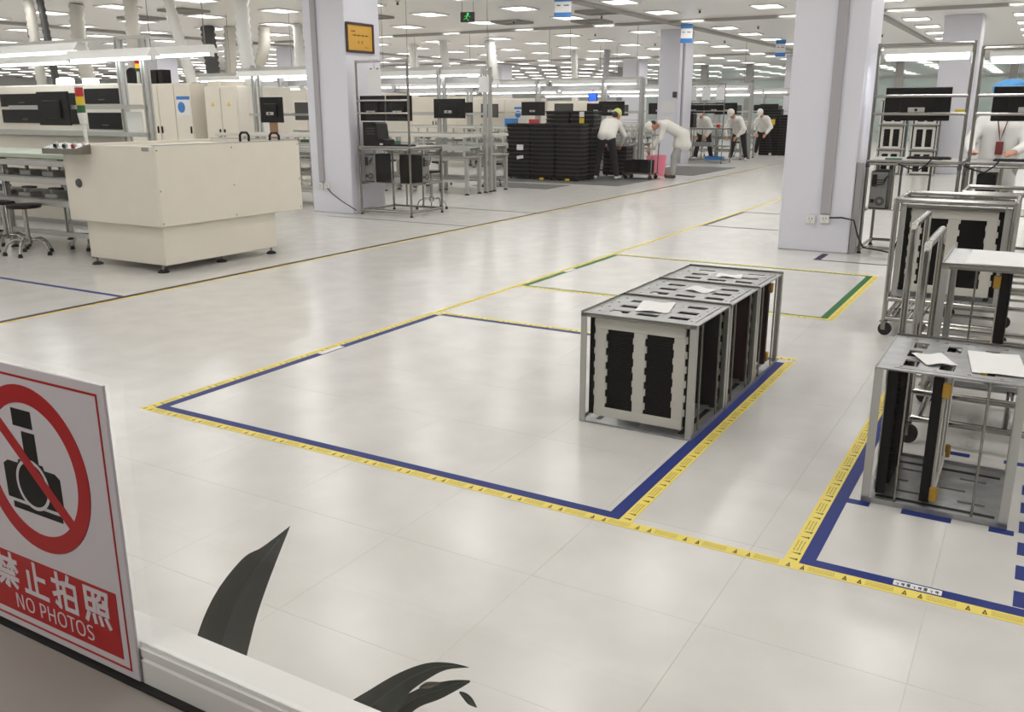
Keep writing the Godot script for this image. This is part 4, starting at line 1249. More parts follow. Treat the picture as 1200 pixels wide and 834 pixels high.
func build_cabinets() -> void:
	cabinet("cream machine cabinet with a blue notice on its right door", -15.4, -14.0, -12.0, 1.3, 2.04, 3, "notice")
	cabinet("cream two-door cabinet with yellow warning triangles", -13.64, -12.80, -12.0, 1.4, 1.97, 2, "hazard")
	cabinet("grey recessed box between the two cream cabinets", -14.0, -13.65, -12.4, 1.0, 2.08, 1)
	cabinet("cream cabinet farther left behind the twin posts", -17.2, -15.45, -12.0, 1.3, 2.0, 2)
	cabinet("cream cabinet at the left pillar with a small blue notice", -14.8, -12.6, -15.95, 1.0, 1.9, 2, "notice")
	cabinet("long cream oven housing behind the first line", -20.2, -16.8, -17.0, 1.8, 2.1, 4)
	cabinet("cream oven housing of the second line, nearer the aisle", -15.2, -13.0, -23.05, 1.2, 1.86, 3, "notice")
	cabinet("long cream oven housing of the second line", -19.8, -15.4, -24.4, 2.0, 1.95, 5)
	cabinet("cream housing of the third line", -16.6, -14.2, -31.0, 1.6, 1.86, 4)
	one("fan_unit", "black round fan on the cream cabinet at the left", "fan", MB.new().cyl(Vector3(0, 0.18, -0.1), Vector3(0, 0.18, 0.1), 0.18, -1, 24).box(Vector3(0, 0.03, 0), Vector3(0.3, 0.06, 0.2), 0.008), M.black, Vector3(-15.9, 2.0, -12.3))
	for k in 3:
		one("control_unit", ["left", "middle", "right"][k] + " black control unit standing on the noticed cabinet", "control unit", MB.new().box(Vector3(0, 0.13, 0), Vector3(0.14, 0.26, 0.2), 0.006), M.black, Vector3(-15.3 + 0.19 * k, 2.04, -12.2))
	var s := thing("signal_tower", "small signal tower with lit amber lens, far left cabinet", "signal light", Vector3(-15.62, 2.0, -12.15))
	part(s, "stem", MB.new().cyl(Vector3.ZERO, Vector3(0, 0.28, 0), 0.03, 0.03), M.white)
	part(s, "green_lens", MB.new().cyl(Vector3(0, 0.28, 0), Vector3(0, 0.34, 0), 0.04), M.green)
	part(s, "amber_lens", MB.new().cyl(Vector3(0, 0.343, 0), Vector3(0, 0.42, 0), 0.042), M.amber)
	part(s, "red_lens", MB.new().cyl(Vector3(0, 0.423, 0), Vector3(0, 0.50, 0), 0.04), M.red)
	monitor("black monitor on a cardboard pad right of the hazard cabinet", Vector3(-11.55, 1.55, -11.6), 0, 0.52, 0.42)
	one("cardboard_pad", "brown cardboard pad below the monitor by the left pillar", "cardboard", MB.new().box(Vector3.ZERO, Vector3(0.18, 0.3, 0.02)), M.cardboard, Vector3(-11.55, 1.2, -11.62))
	bench("bench partly hidden between the loader and the left pillar", -12.6, -10.3, -11.55, 0.7, 0.75)
	batten("strip light between the hazard cabinet and the left pillar", Vector3(-11.3, 2.128, -12.05), 2.9, 0.35)
	var g := thing("light_gantry", "posts of the strip light beside the left pillar", "frame", Vector3(-10.5, 0.03, -12.05))
	for x in [-1.75, -1.9, 0.0]:
		profile_post(g, Vector3(x, 0.001, 0), 2.28)
	part(g, "top_beam", MB.new().span(Vector3(-2.3, 2.19, -0.03), Vector3(0.1, 2.24, 0.03)), M.alu)
	part(g, "cross_beam", MB.new().span(Vector3(-2.0, 1.42, 0.035), Vector3(0.1, 1.46, 0.07)), M.alu)
	hung_paper("white sheet left of the monitor by the left pillar", Vector3(-12.0, 1.40, -11.975), 0.3, 0.3)
	var D := [
		["bright white ribbed duct leaning from the ceiling at the left", [Vector3(-14.98, 3.69, -12.5), Vector3(-14.85, 3.2, -12.5), Vector3(-14.5, 2.045, -12.5)], 0.10, "white"],
		["thick white ribbed duct over the hazard cabinet", [Vector3(-13.1, 3.69, -12.6), Vector3(-13.12, 2.8, -12.6), Vector3(-13.0, 1.975, -12.6)], 0.13, "white"],
		["white ribbed duct above the posts at the left", [Vector3(-16.08, 3.69, -12.5), Vector3(-16.1, 2.9, -12.5), Vector3(-16.25, 2.005, -12.5)], 0.13, "white_paint"],
		["pale duct behind the posts at the far left", [Vector3(-17.9, 3.69, -12.6), Vector3(-17.95, 2.8, -12.6), Vector3(-17.6, 1.5, -12.6)], 0.15, "white_paint"],
		["narrow pale duct near the left edge of the ceiling", [Vector3(-18.0, 3.69, -11.6), Vector3(-17.95, 2.8, -11.6), Vector3(-17.9, 1.6, -11.6)], 0.10, "white_paint"],
		["dark grey duct beside the narrow pale one", [Vector3(-17.7, 3.69, -11.65), Vector3(-17.6, 2.9, -11.65), Vector3(-17.45, 1.6, -11.65)], 0.07, "grey_dark"],
		["dark grey straight duct between two white ones", [Vector3(-19.65, 3.69, -17.6), Vector3(-19.6, 2.9, -17.6), Vector3(-19.55, 2.105, -17.6)], 0.18, "grey_dark"],
		["pale duct behind the thick white one", [Vector3(-19.25, 3.69, -18.0), Vector3(-19.3, 2.9, -18.0), Vector3(-19.35, 2.105, -18.0)], 0.16, "white_paint"],
		["pale curved duct right of the thick white one", [Vector3(-18.3, 3.69, -18.3), Vector3(-18.35, 3.1, -18.3), Vector3(-18.75, 2.5, -18.3), Vector3(-18.9, 2.105, -18.3)], 0.16, "white_paint"],
		["straight pale duct beside the left pillar", [Vector3(-17.2, 3.69, -18.4), Vector3(-17.2, 2.9, -18.4), Vector3(-17.25, 2.105, -18.4)], 0.13, "white"],
		["pale duct just right of the left pillar", [Vector3(-19.1, 3.69, -26.0), Vector3(-19.1, 2.8, -26.0), Vector3(-19.1, 1.955, -26.0)], 0.15, "white"],
		["slanting white duct over the first line", [Vector3(-17.2, 3.69, -25.0), Vector3(-17.1, 2.9, -25.0), Vector3(-16.9, 1.955, -25.0)], 0.13, "white"],
		["white ribbed duct over the second line", [Vector3(-15.8, 3.69, -25.6), Vector3(-15.7, 2.9, -25.6), Vector3(-15.6, 1.955, -25.6)], 0.17, "white"],
		["far slim white duct over the third line", [Vector3(-16.0, 3.69, -32.0), Vector3(-15.95, 2.9, -32.0), Vector3(-15.9, 1.865, -32.0)], 0.13, "white"],
		["far brownish duct over the third line", [Vector3(-14.6, 3.69, -32.0), Vector3(-14.65, 2.9, -32.0), Vector3(-14.7, 1.865, -32.0)], 0.12, "conduit"],
	]
	for e in D:
		duct(e[0], e[1], e[2], M[e[3]])


func build_stacks() -> void:
	var proto: Node3D
	var w := 0.60
	var d := 0.42
	var h := 0.09
	var crate := MB.new()
	crate.plate(w - 0.04, d - 0.04, 0.0, 0.012, [])
	for s in [-1, 1]:
		crate.box(Vector3(s * (w / 2 - 0.012), h / 2, 0), Vector3(0.016, h - 0.006, d - 0.02))
		crate.box(Vector3(0, h / 2, s * (d / 2 - 0.012)), Vector3(w - 0.03, h - 0.006, 0.016))
		for k in 5:
			crate.box(Vector3(-w / 2 + 0.06 + k * (w - 0.12) / 4, h * 0.42, s * (d / 2 - 0.002)), Vector3(0.012, h * 0.7, 0.008))
	var rim := MB.new()
	for s in [-1, 1]:
		rim.box(Vector3(s * (w / 2 + 0.006), h * 0.7, 0), Vector3(0.006, 0.03, 0.12), 0.002)
		rim.box(Vector3(0, h - 0.016, s * (d / 2 + 0.002)), Vector3(w + 0.012, 0.024, 0.026))
		rim.box(Vector3(s * (w / 2 + 0.002), h - 0.016, 0), Vector3(0.016, 0.024, d))
	var cm := crate.commit()
	var rm := rim.commit()
	var gap := h + 0.001
	var cols := [[-10.45, -18.35, 13, "leftmost"], [-9.80, -18.30, 13, "second"], [-9.15, -18.30, 13, "third"], [-9.15, -18.85, 12, "rear"], [-10.10, -19.6, 16, "tall back"], [-9.45, -19.6, 16, "tall inner"], [-8.8, -20.05, 7, "low right"]]
	var ord := ["bottom", "second", "third", "fourth", "fifth", "sixth", "seventh", "eighth", "ninth", "tenth", "eleventh", "twelfth", "thirteenth", "fourteenth", "fifteenth", "sixteenth", "seventeenth", "eighteenth"]
	for c in cols:
		for k in c[2]:
			var lab: String = "black plastic crate, %s from below in the %s stack by the workers" % [ord[k], c[3]] if k else "black plastic crate at the bottom of the %s stack by the workers" % c[3]
			var t := thing("plastic_crate", lab, "crate", Vector3(c[0] + 0.006 * ((k * 7) % 3 - 1), 0.066 + gap * k, c[1]), 0.0, "black crates stacked beside the bending workers")
			part(t, "shell", cm, M.black_matt)
			part(t, "rim", rm, M.crate_rim)
	for k in 4:
		var t := thing("wheeled_dolly", "black dolly under the %s crate stack" % ["leftmost", "second", "third", "low right"][k], "dolly", Vector3(cols[[0, 1, 2, 6][k]][0], 0.009, cols[[0, 1, 2, 6][k]][1]))
		part(t, "frame", MB.new().box(Vector3(0, 0.045, 0), Vector3(0.58, 0.022, 0.40), 0.004), M.black)
		for sx in [-1, 1]:
			for sz in [-1, 1]:
				part(t, "wheel", MB.new().cyl(Vector3(sx * 0.22, 0.018, sz * 0.15 - 0.012), Vector3(sx * 0.22, 0.018, sz * 0.15 + 0.012), 0.018, -1, 10), M.rubber)
		if k == 1 or k == 2:
			part(t, "yellow_tag", MB.new().box(Vector3(0.0, 0.03, 0.225), Vector3(0.11, 0.05, 0.006)), M.yellow)
	for k in [3, 4, 5]:
		one("wheeled_dolly", "black dolly under the %s crate stack" % cols[k][3], "dolly", MB.new().box(Vector3(0, 0.028, 0), Vector3(0.58, 0.055, 0.40), 0.01), M.black, Vector3(cols[k][0], 0.009, cols[k][1]))
	for k in 2:
		one("crate_label", ["upper white label on the leftmost crate stack", "lower tilted white label on the leftmost crate stack"][k], "label", MB.new().box(Vector3.ZERO, Vector3(0.17, 0.12 if k == 0 else 0.07, 0.004), 0.0, Basis(Vector3.BACK, 0.15 * k)), M.paper, Vector3(-10.39, 0.72 - 0.22 * k, -18.122))
	for k in 2:
		one("crate_label", ["white label on the tall back crate stack", "yellow label on the tall back crate stack"][k], "label", MB.new().box(Vector3.ZERO, Vector3(0.12, 0.12, 0.004)), [M.paper, M.yellow][k], Vector3(-9.45, 1.44 - 0.14 * k, -19.372))
	# far black stacks right of the far station
	for i in 3:
		for k in 15 if i < 2 else 17:
			var lab := "black crate, %s in the %s far stack beside the right pillar" % [ord[k], ["left", "right", "back"][i]]
			var t := thing("plastic_crate", lab, "crate", Vector3(-8.42 + 0.66 * i if i < 2 else -8.5, 0.001 + gap * k, -32.2 if i < 2 else -32.8), 0.0, "far black crates")
			part(t, "shell", cm, M.black_matt)
			part(t, "rim", rm, M.crate_rim)
	for k in 3:
		one("crate_label", ["left yellow label on the far black crates", "right yellow label on the far black crates", "low yellow label on the far black crates"][k], "label", MB.new().box(Vector3.ZERO, Vector3(0.14, 0.19, 0.004)), M.yellow, Vector3([-8.28, -7.62, -7.68][k], [1.12, 1.12, 0.25][k], -31.972))
	# hand trolley between the workers with a crate on it
	var tr := thing("flat_cart", "low silver cart holding a black crate between the two workers", "cart", Vector3(-8.02, 0.009, -19.55))
	part(tr, "deck", MB.new().box(Vector3(0, 0.13, 0), Vector3(0.72, 0.03, 0.46), 0.006), M.steel)
	part(tr, "handle", MB.new().tube([Vector3(0.34, 0.14, -0.2), Vector3(0.36, 0.95, -0.2), Vector3(0.36, 0.98, -0.17), Vector3(0.36, 0.98, 0.17), Vector3(0.36, 0.95, 0.2), Vector3(0.34, 0.14, 0.2)], 0.014, 8), M.steel)
	for sx in [-1, 1]:
		for sz in [-1, 1]:
			caster(tr, Vector3(sx * 0.3, 0.001, sz * 0.18))
	var cr := thing("plastic_crate", "black crate riding on the low silver cart", "crate", Vector3(-8.05, 0.155, -19.55))
	var big := MB.new()
	big.box(Vector3(0, 0.01, 0), Vector3(0.56, 0.02, 0.38))
	for s in [-1, 1]:
		big.box(Vector3(s * 0.28, 0.14, 0), Vector3(0.016, 0.27, 0.4)).box(Vector3(0, 0.14, s * 0.195), Vector3(0.56, 0.27, 0.016)).box(Vector3(0, 0.265, s * 0.2), Vector3(0.59, 0.02, 0.02))
	part(cr, "shell", big, M.black_matt)
	part(cr, "ribs", MB.new().box(Vector3(-0.1, 0.14, 0.206), Vector3(0.014, 0.24, 0.008)).box(Vector3(0.1, 0.14, 0.206), Vector3(0.014, 0.24, 0.008)), M.black)
	one("pink_bin", "pink plastic bin behind the low silver cart", "bin", MB.new().lathe([[0.0, 0.0], [0.2, 0.0], [0.24, 0.46], [0.23, 0.46], [0.19, 0.02], [0.0, 0.02]], Vector3.ZERO, 20), M.pink, Vector3(-8.2, 0.009, -21.0))
	one("control_box", "white box with a yellow mark behind the bending worker", "box", MB.new().box(Vector3(0, 0.3, 0), Vector3(0.35, 0.6, 0.3), 0.01), M.white_paint, Vector3(-9.2, 0.009, -20.9))


# ---------------------------------------------------------------- people
func smooth_min(a: float, b: float, k: float) -> float:
	var h := clampf(0.5 + 0.5 * (b - a) / k, 0.0, 1.0)
	return lerpf(b, a, h) - k * h * (1.0 - h)


func blob(bones: Array, k: float, cell: float) -> ArrayMesh:
	# bones: [a, b, radius a, radius b]; surface nets over the joined distance field
	var lo := Vector3.ONE * 1e9
	var hi := -lo
	for b in bones:
		var r := maxf(b[2], b[3]) + k + cell * 2.0
		lo = lo.min(b[0] - Vector3.ONE * r).min(b[1] - Vector3.ONE * r)
		hi = hi.max(b[0] + Vector3.ONE * r).max(b[1] + Vector3.ONE * r)
	var nx := int((hi.x - lo.x) / cell) + 2
	var ny := int((hi.y - lo.y) / cell) + 2
	var nz := int((hi.z - lo.z) / cell) + 2
	var f := PackedFloat32Array()
	f.resize(nx * ny * nz)
	f.fill(9.0)
	for b in bones:
		var A: Vector3 = b[0]
		var B: Vector3 = b[1]
		var ra: float = b[2]
		var rb: float = b[3]
		var r := maxf(ra, rb) + k + cell * 2.0
		var p0 := (A.min(B) - Vector3.ONE * r - lo) / cell
		var p1 := (A.max(B) + Vector3.ONE * r - lo) / cell
		var ab := B - A
		var l2 := maxf(ab.length_squared(), 1e-9)
		for z in range(maxi(0, int(p0.z)), mini(nz, int(p1.z) + 1)):
			for y in range(maxi(0, int(p0.y)), mini(ny, int(p1.y) + 1)):
				var row := (z * ny + y) * nx
				for x in range(maxi(0, int(p0.x)), mini(nx, int(p1.x) + 1)):
					var p := lo + Vector3(x, y, z) * cell
					var t := clampf((p - A).dot(ab) / l2, 0.0, 1.0)
					var dd := p.distance_to(A + ab * t) - lerpf(ra, rb, t)
					var o := f[row + x]
					if dd > o + k:
						continue
					f[row + x] = dd if dd < o - k else smooth_min(o, dd, k)
	var id := {}
	var vs := PackedVector3Array()
	var off := [0, 1, nx, nx + 1, nx * ny, nx * ny + 1, nx * ny + nx, nx * ny + nx + 1]
	var edges := [[0, 1], [2, 3], [4, 5], [6, 7], [0, 2], [1, 3], [4, 6], [5, 7], [0, 4], [1, 5], [2, 6], [3, 7]]
	for z in nz - 1:
		for y in ny - 1:
			var row := (z * ny + y) * nx
			for x in nx - 1:
				var c := row + x
				var v0 := f[c]
				if v0 > 2.0 * cell and f[c + off[7]] > 2.0 * cell:
					continue
				var neg := 0
				for q in off:
					if f[c + q] < 0.0:
						neg += 1
				if neg == 0 or neg == 8:
					continue
				var s := Vector3.ZERO
				var n := 0
				for e in edges:
					var a := f[c + off[e[0]]]
					var b := f[c + off[e[1]]]
					if (a < 0.0) != (b < 0.0):
						var t := a / (a - b)
						var pa := Vector3(e[0] & 1, (e[0] >> 1) & 1, e[0] >> 2)
						var pb := Vector3(e[1] & 1, (e[1] >> 1) & 1, e[1] >> 2)
						s += pa.lerp(pb, t)
						n += 1
				id[c] = vs.size()
				vs.append(lo + (Vector3(x, y, z) + s / n) * cell)
	var ix := PackedInt32Array()
	for c in id:
		for ax in 3:
			var st: int = [1, nx, nx * ny][ax]
			var u: int = [nx, nx * ny, 1][ax]
			var w: int = [nx * ny, 1, nx][ax]
			var a := f[c]
			var b := f[c + st]
			if (a < 0.0) == (b < 0.0):
				continue
			if not (id.has(c - u) and id.has(c - w) and id.has(c - u - w)):
				continue
			var q := [id[c], id[c - u], id[c - u - w], id[c - w]]
			if a < 0.0:
				ix.append_array([q[0], q[2], q[1], q[0], q[3], q[2]])
			else:
				ix.append_array([q[0], q[1], q[2], q[0], q[2], q[3]])
	var nm := PackedVector3Array()
	nm.resize(vs.size())
	for i in range(0, ix.size(), 3):
		var q := -(vs[ix[i + 1]] - vs[ix[i]]).cross(vs[ix[i + 2]] - vs[ix[i]])
		for j in 3:
			nm[ix[i + j]] += q
	for i in nm.size():
		nm[i] = nm[i].normalized()
	var arr := []
	arr.resize(Mesh.ARRAY_MAX)
	arr[Mesh.ARRAY_VERTEX] = vs
	arr[Mesh.ARRAY_NORMAL] = nm
	arr[Mesh.ARRAY_INDEX] = ix
	var m := ArrayMesh.new()
	m.add_surface_from_arrays(Mesh.PRIMITIVE_TRIANGLES, arr)
	return m


func hand_bones(wrist: Vector3, dir: Vector3, side: Vector3) -> Array:
	# palm, four fingers of unequal length with a bend, and a thumb from the side of the palm
	var out := []
	dir = dir.normalized()
	side = (side - dir * side.dot(dir)).normalized()
	var nrm := dir.cross(side)
	var palm := wrist + dir * 0.09
	for s in [-0.025, 0.0, 0.025]:
		out.append([wrist + side * s * 0.6, palm + side * s, 0.020, 0.016])
	for k in 4:
		var s: float = [-0.034, -0.011, 0.012, 0.034][k]
		var l: float = [0.060, 0.078, 0.082, 0.068][k]
		var a := palm + side * s
		var b := a + dir * l * 0.55 + nrm * 0.006
		out.append([a, b, 0.0095, 0.0085])
		out.append([b, b + (dir * 0.8 + nrm * 0.6).normalized() * l * 0.55, 0.0085, 0.0075])
	var th := wrist + dir * 0.03 + side * 0.035
	out.append([th, th + (dir * 0.7 + side * 0.7).normalized() * 0.045, 0.012, 0.010])
	out.append([th + (dir * 0.7 + side * 0.7).normalized() * 0.045, th + (dir * 0.7 + side * 0.7).normalized() * 0.045 + dir * 0.035, 0.010, 0.008])
	return out


func person(label: String, at: Vector3, turn: float, J: Dictionary, trouser: String, shoe: String, cap: String) -> Node3D:
	# J: joints in local space, the figure faces local +z
	var t := thing("person", label, "person", at, turn)
	var nk: Vector3 = J.neck
	var hd: Vector3 = J.head
	var fw: Vector3 = J.face.normalized()
	var upv: Vector3 = (hd - nk).normalized()
	var rt := upv.cross(fw).normalized()
	fw = rt.cross(upv).normalized()
	var pel: Vector3 = J.pelvis
	var ch: Vector3 = J.chest
	var sd: Vector3 = (J.shoulder_l - J.shoulder_r).normalized()
	var body := []
	for s in [-1.0, 1.0]:
		body.append([pel + sd * 0.07 * s, ch + sd * 0.09 * s, 0.105, 0.105])
	body.append([ch, nk, 0.09, 0.055])
	body.append([nk, hd - upv * 0.04, 0.052, 0.055])
	# head: skull, face, jaw, nose, ears
	body.append([hd + upv * 0.02 - fw * 0.02, hd + upv * 0.03 + fw * 0.01, 0.088, 0.085])
	body.append([hd - upv * 0.02 + fw * 0.03, hd - upv * 0.075 + fw * 0.055, 0.066, 0.040])
	body.append([hd + upv * 0.005 + fw * 0.092, hd - upv * 0.03 + fw * 0.105, 0.012, 0.015])
	for s in [-1.0, 1.0]:
		body.append([hd + rt * 0.083 * s + upv * 0.02, hd + rt * 0.083 * s - upv * 0.02, 0.014, 0.011])
	for s in ["l", "r"]:
		body.append([ch, J["shoulder_" + s], 0.07, 0.062])
		body.append([J["shoulder_" + s], J["elbow_" + s], 0.055, 0.042])
		body.append([J["elbow_" + s], J["wrist_" + s], 0.040, 0.027])
		body.append_array(hand_bones(J["wrist_" + s], J["wrist_" + s] - J["elbow_" + s] + J.get("hand_" + s, Vector3.ZERO), -sd if s == "l" else sd))
		body.append([J["hip_" + s], J["knee_" + s], 0.092, 0.058])
		body.append([J["knee_" + s], J["ankle_" + s], 0.056, 0.038])
		body.append([J["ankle_" + s], J["ankle_" + s] + J["toe_" + s] * 0.14 - Vector3.UP * 0.035, 0.035, 0.026])
	part(t, "body", blob(body, 0.018, 0.0125), M.skin)
	# face details
	var fc := MB.new()
	for s in [-1.0, 1.0]:
		var e: Vector3 = hd + fw * 0.092 + rt * 0.032 * s + upv * 0.008
		fc.box(e, Vector3(0.026, 0.010, 0.008), 0.002, Basis(rt, upv, fw))
		fc.box(e + upv * 0.022, Vector3(0.034, 0.006, 0.008), 0.002, Basis(rt, upv, fw))
	fc.box(hd + fw * 0.092 - upv * 0.062, Vector3(0.04, 0.007, 0.008), 0.002, Basis(rt, upv, fw))
	part(t, "facial_features", fc, M.hair)
	# hair under the cap
	part(t, "hair", blob([[hd + upv * 0.02 - fw * 0.045, hd - upv * 0.03 - fw * 0.05, 0.082, 0.07], [hd + upv * 0.06, hd + upv * 0.05 + fw * 0.03, 0.075, 0.07]], 0.02, 0.014), M.hair)
	if cap:
		var cp := part(t, "cap", blob([[hd + upv * 0.055 - fw * 0.04, hd + upv * 0.06 + fw * 0.02, 0.096, 0.09], [hd + upv * 0.10 - fw * 0.02, hd + upv * 0.10, 0.085, 0.08]], 0.03, 0.013), M[cap])
		part(cp, "peak", blob([[hd + upv * 0.045 + fw * 0.09 - rt * 0.045, hd + upv * 0.04 + fw * 0.14 - rt * 0.02, 0.012, 0.010], [hd + upv * 0.045 + fw * 0.09 + rt * 0.045, hd + upv * 0.04 + fw * 0.14 + rt * 0.02, 0.012, 0.010], [hd + upv * 0.05 + fw * 0.09, hd + upv * 0.042 + fw * 0.145, 0.013, 0.010]], 0.02, 0.008), M[cap])
	# trousers
	var tr := []
	for s in ["l", "r"]:
		tr.append([J["hip_" + s], J["knee_" + s], 0.104, 0.078])
		tr.append([J["knee_" + s], J["ankle_" + s] + Vector3.UP * 0.03, 0.076, 0.062])
	tr.append([J.hip_l, J.hip_r, 0.106, 0.106])
	part(t, "trousers", blob(tr, 0.03, 0.015), M[trouser])
	# coat
	var co := []
	for s in [-1.0, 1.0]:
		co.append([pel + sd * 0.075 * s, ch + sd * 0.085 * s, 0.130, 0.126])
		if J.has("hem"):
			co.append([pel + sd * 0.075 * s, J.hem + sd * 0.085 * s, 0.122, 0.118])
		if J.has("hem_front"):
			co.append([pel + sd * 0.075 * s + Vector3(0, 0, 0.05), J.hem_front + sd * 0.085 * s, 0.118, 0.115])
			co.append([J.hem + sd * 0.085 * s, J.hem_front + sd * 0.085 * s, 0.115, 0.115])
			co.append([pel + sd * 0.08 * s + Vector3(0, -0.02, 0.03), (J.hem + J.hem_front) * 0.5 + sd * 0.08 * s, 0.145, 0.14])
	co.append([ch, nk - upv * 0.03, 0.11, 0.075])
	for s in ["l", "r"]:
		co.append([ch, J["shoulder_" + s], 0.088, 0.078])
		co.append([J["shoulder_" + s], J["elbow_" + s], 0.074, 0.058])
		co.append([J["elbow_" + s], (J["wrist_" + s] as Vector3).lerp(J["elbow_" + s], 0.08), 0.057, 0.046])
	part(t, "coat", blob(co, 0.035, 0.015), M.coat)
	for s in ["l", "r"]:
		var a: Vector3 = J["ankle_" + s]
		part(t, "shoe", blob([[a - Vector3.UP * 0.035, a + J["toe_" + s] * 0.15 - Vector3.UP * 0.045, 0.046, 0.036], [a - J["toe_" + s] * 0.04 - Vector3.UP * 0.045, a - Vector3.UP * 0.04, 0.036, 0.042]], 0.02, 0.011), M[shoe])
	return t


func build_people() -> void:
	var V := func(x: float, y: float, z: float) -> Vector3: return Vector3(x, y, z)
	var away := {"pelvis": V.call(0, 0.96, -0.06), "chest": V.call(0, 1.22, 0.26), "neck": V.call(-0.02, 1.30, 0.40), "head": V.call(-0.06, 1.40, 0.51), "face": V.call(-0.1, -0.6, 0.7),
		"shoulder_l": V.call(0.17, 1.21, 0.34), "shoulder_r": V.call(-0.17, 1.21, 0.34), "elbow_l": V.call(0.30, 0.96, 0.40), "elbow_r": V.call(-0.30, 0.96, 0.40), "wrist_l": V.call(0.17, 0.74, 0.56), "wrist_r": V.call(-0.17, 0.74, 0.56),
		"hip_l": V.call(0.10, 0.90, -0.06), "hip_r": V.call(-0.10, 0.90, -0.06), "knee_l": V.call(0.18, 0.49, -0.02), "knee_r": V.call(-0.18, 0.49, -0.02), "ankle_l": V.call(0.25, 0.09, -0.05), "ankle_r": V.call(-0.25, 0.09, -0.05), "toe_l": V.call(0.25, 0, 0.95), "toe_r": V.call(-0.25, 0, 0.95), "hem": V.call(0, 0.88, -0.02)}
	var bent := person("person in white coat, dark trousers and yellow cap, bending, back turned", Vector3(-8.62, 0.009, -19.0), PI + 0.16, away, "trouser_navy", "shoe_white", "cap_yellow")
	var side := {"pelvis": V.call(0, 0.98, -0.30), "chest": V.call(0, 1.19, 0.10), "neck": V.call(0, 1.22, 0.27), "head": V.call(0, 1.17, 0.41), "face": V.call(0, -0.75, 0.65),
		"shoulder_l": V.call(0.18, 1.17, 0.17), "shoulder_r": V.call(-0.18, 1.17, 0.17), "elbow_l": V.call(0.20, 0.89, 0.26), "elbow_r": V.call(-0.20, 0.89, 0.22), "wrist_l": V.call(0.14, 0.69, 0.44), "wrist_r": V.call(-0.12, 0.69, 0.42),
		"hip_l": V.call(0.10, 0.92, -0.30), "hip_r": V.call(-0.10, 0.92, -0.30), "knee_l": V.call(0.10, 0.50, -0.10), "knee_r": V.call(-0.10, 0.50, -0.16), "ankle_l": V.call(0.10, 0.09, -0.08), "ankle_r": V.call(-0.10, 0.09, -0.10), "toe_l": V.call(0.1, 0, 1), "toe_r": V.call(-0.1, 0, 1), "hem": V.call(0, 0.76, -0.36), "hem_front": V.call(0, 0.76, -0.20)}
	person("person in long white coat and grey trousers bending sideways over the cart", Vector3(-7.50, 0.009, -20.0), deg_to_rad(-62), side, "trouser_grey", "shoe_brown", "coat")
	var stand := {"pelvis": V.call(0, 0.98, 0), "chest": V.call(0, 1.34, 0.02), "neck": V.call(0, 1.50, 0.02), "head": V.call(0.0, 1.66, 0.06), "face": V.call(0.0, -0.25, 0.95),
		"shoulder_l": V.call(0.19, 1.40, 0.02), "shoulder_r": V.call(-0.19, 1.40, 0.02), "elbow_l": V.call(0.26, 1.16, 0.14), "elbow_r": V.call(-0.30, 1.20, 0.16), "wrist_l": V.call(0.16, 1.10, 0.36), "wrist_r": V.call(-0.26, 1.09, 0.40), "hand_l": V.call(-0.1, 0, 0.3), "hand_r": V.call(0.1, 0.02, 0.3),
		"hip_l": V.call(0.10, 0.92, 0), "hip_r": V.call(-0.10, 0.92, 0), "knee_l": V.call(0.11, 0.50, 0.02), "knee_r": V.call(-0.11, 0.50, 0.02), "ankle_l": V.call(0.12, 0.09, -0.02), "ankle_r": V.call(-0.12, 0.09, -0.02), "toe_l": V.call(0.15, 0, 1), "toe_r": V.call(-0.15, 0, 1), "hem": V.call(0, 0.72, 0)}
	var p := person("person in white coat and blue cap standing behind the right-hand monitor", Vector3(-0.46, 0.001, -11.62), 0.0, stand, "trouser_grey", "shoe_white", "cap_blue")
	part(p, "bouffant", blob([[Vector3(-0.08, 1.76, 0.0), Vector3(0.09, 1.80, 0.02), 0.075, 0.065], [Vector3(0, 1.74, -0.06), Vector3(0.0, 1.76, 0.05), 0.105, 0.10]], 0.04, 0.014), M.cap_blue)
	part(p, "lanyard", MB.new().tube([Vector3(-0.06, 1.48, 0.11), Vector3(-0.02, 1.30, 0.155), Vector3(0.0, 1.20, 0.155), Vector3(0.02, 1.30, 0.155), Vector3(0.06, 1.48, 0.11)], 0.006, 6), M.lanyard)
	part(p, "badge", MB.new().box(Vector3(0, 1.13, 0.162), Vector3(0.075, 0.14, 0.008), 0.003), M.lanyard)
	# workers leaning over the far benches, built like the first figure
	for e in [[Vector3(-9.4, 0.001, -28.05), 0.15, "person in white leaning over the far pipe station, left one"], [Vector3(-8.3, 0.001, -28.1), -0.1, "person in white leaning over the far pipe station, right one"], [Vector3(-8.5, 0.001, -31.7), 0.1, "person in white leaning beyond the third line's end posts"]]:
		var q := dup(bent, e[0], e[1], e[2])
		for c in q.get_children():
			if c.name.begins_with("cap"):
				c.material_override = M.coat
				for cc in c.get_children():
					cc.material_override = M.coat


# ---------------------------------------------------------------- window, sign and plant in front
func strokes(s: MB, list: Array, o: Vector2, size: float, w: float, z0: float, z1: float) -> void:
	var lift := 0.0
	for line in list:
		for i in line.size() - 1:
			var a: Vector2 = o + Vector2(line[i][0], line[i][1]) * size
			var b: Vector2 = o + Vector2(line[i + 1][0], line[i + 1][1]) * size
			var d := (b - a).normalized() * w * 0.5
			var q := Vector2(-d.y, d.x)
			s.sheet(PackedVector2Array([a - d - q, b + d - q, b + d + q, a - d + q]), z0, z1 + lift)
			lift += 0.00002


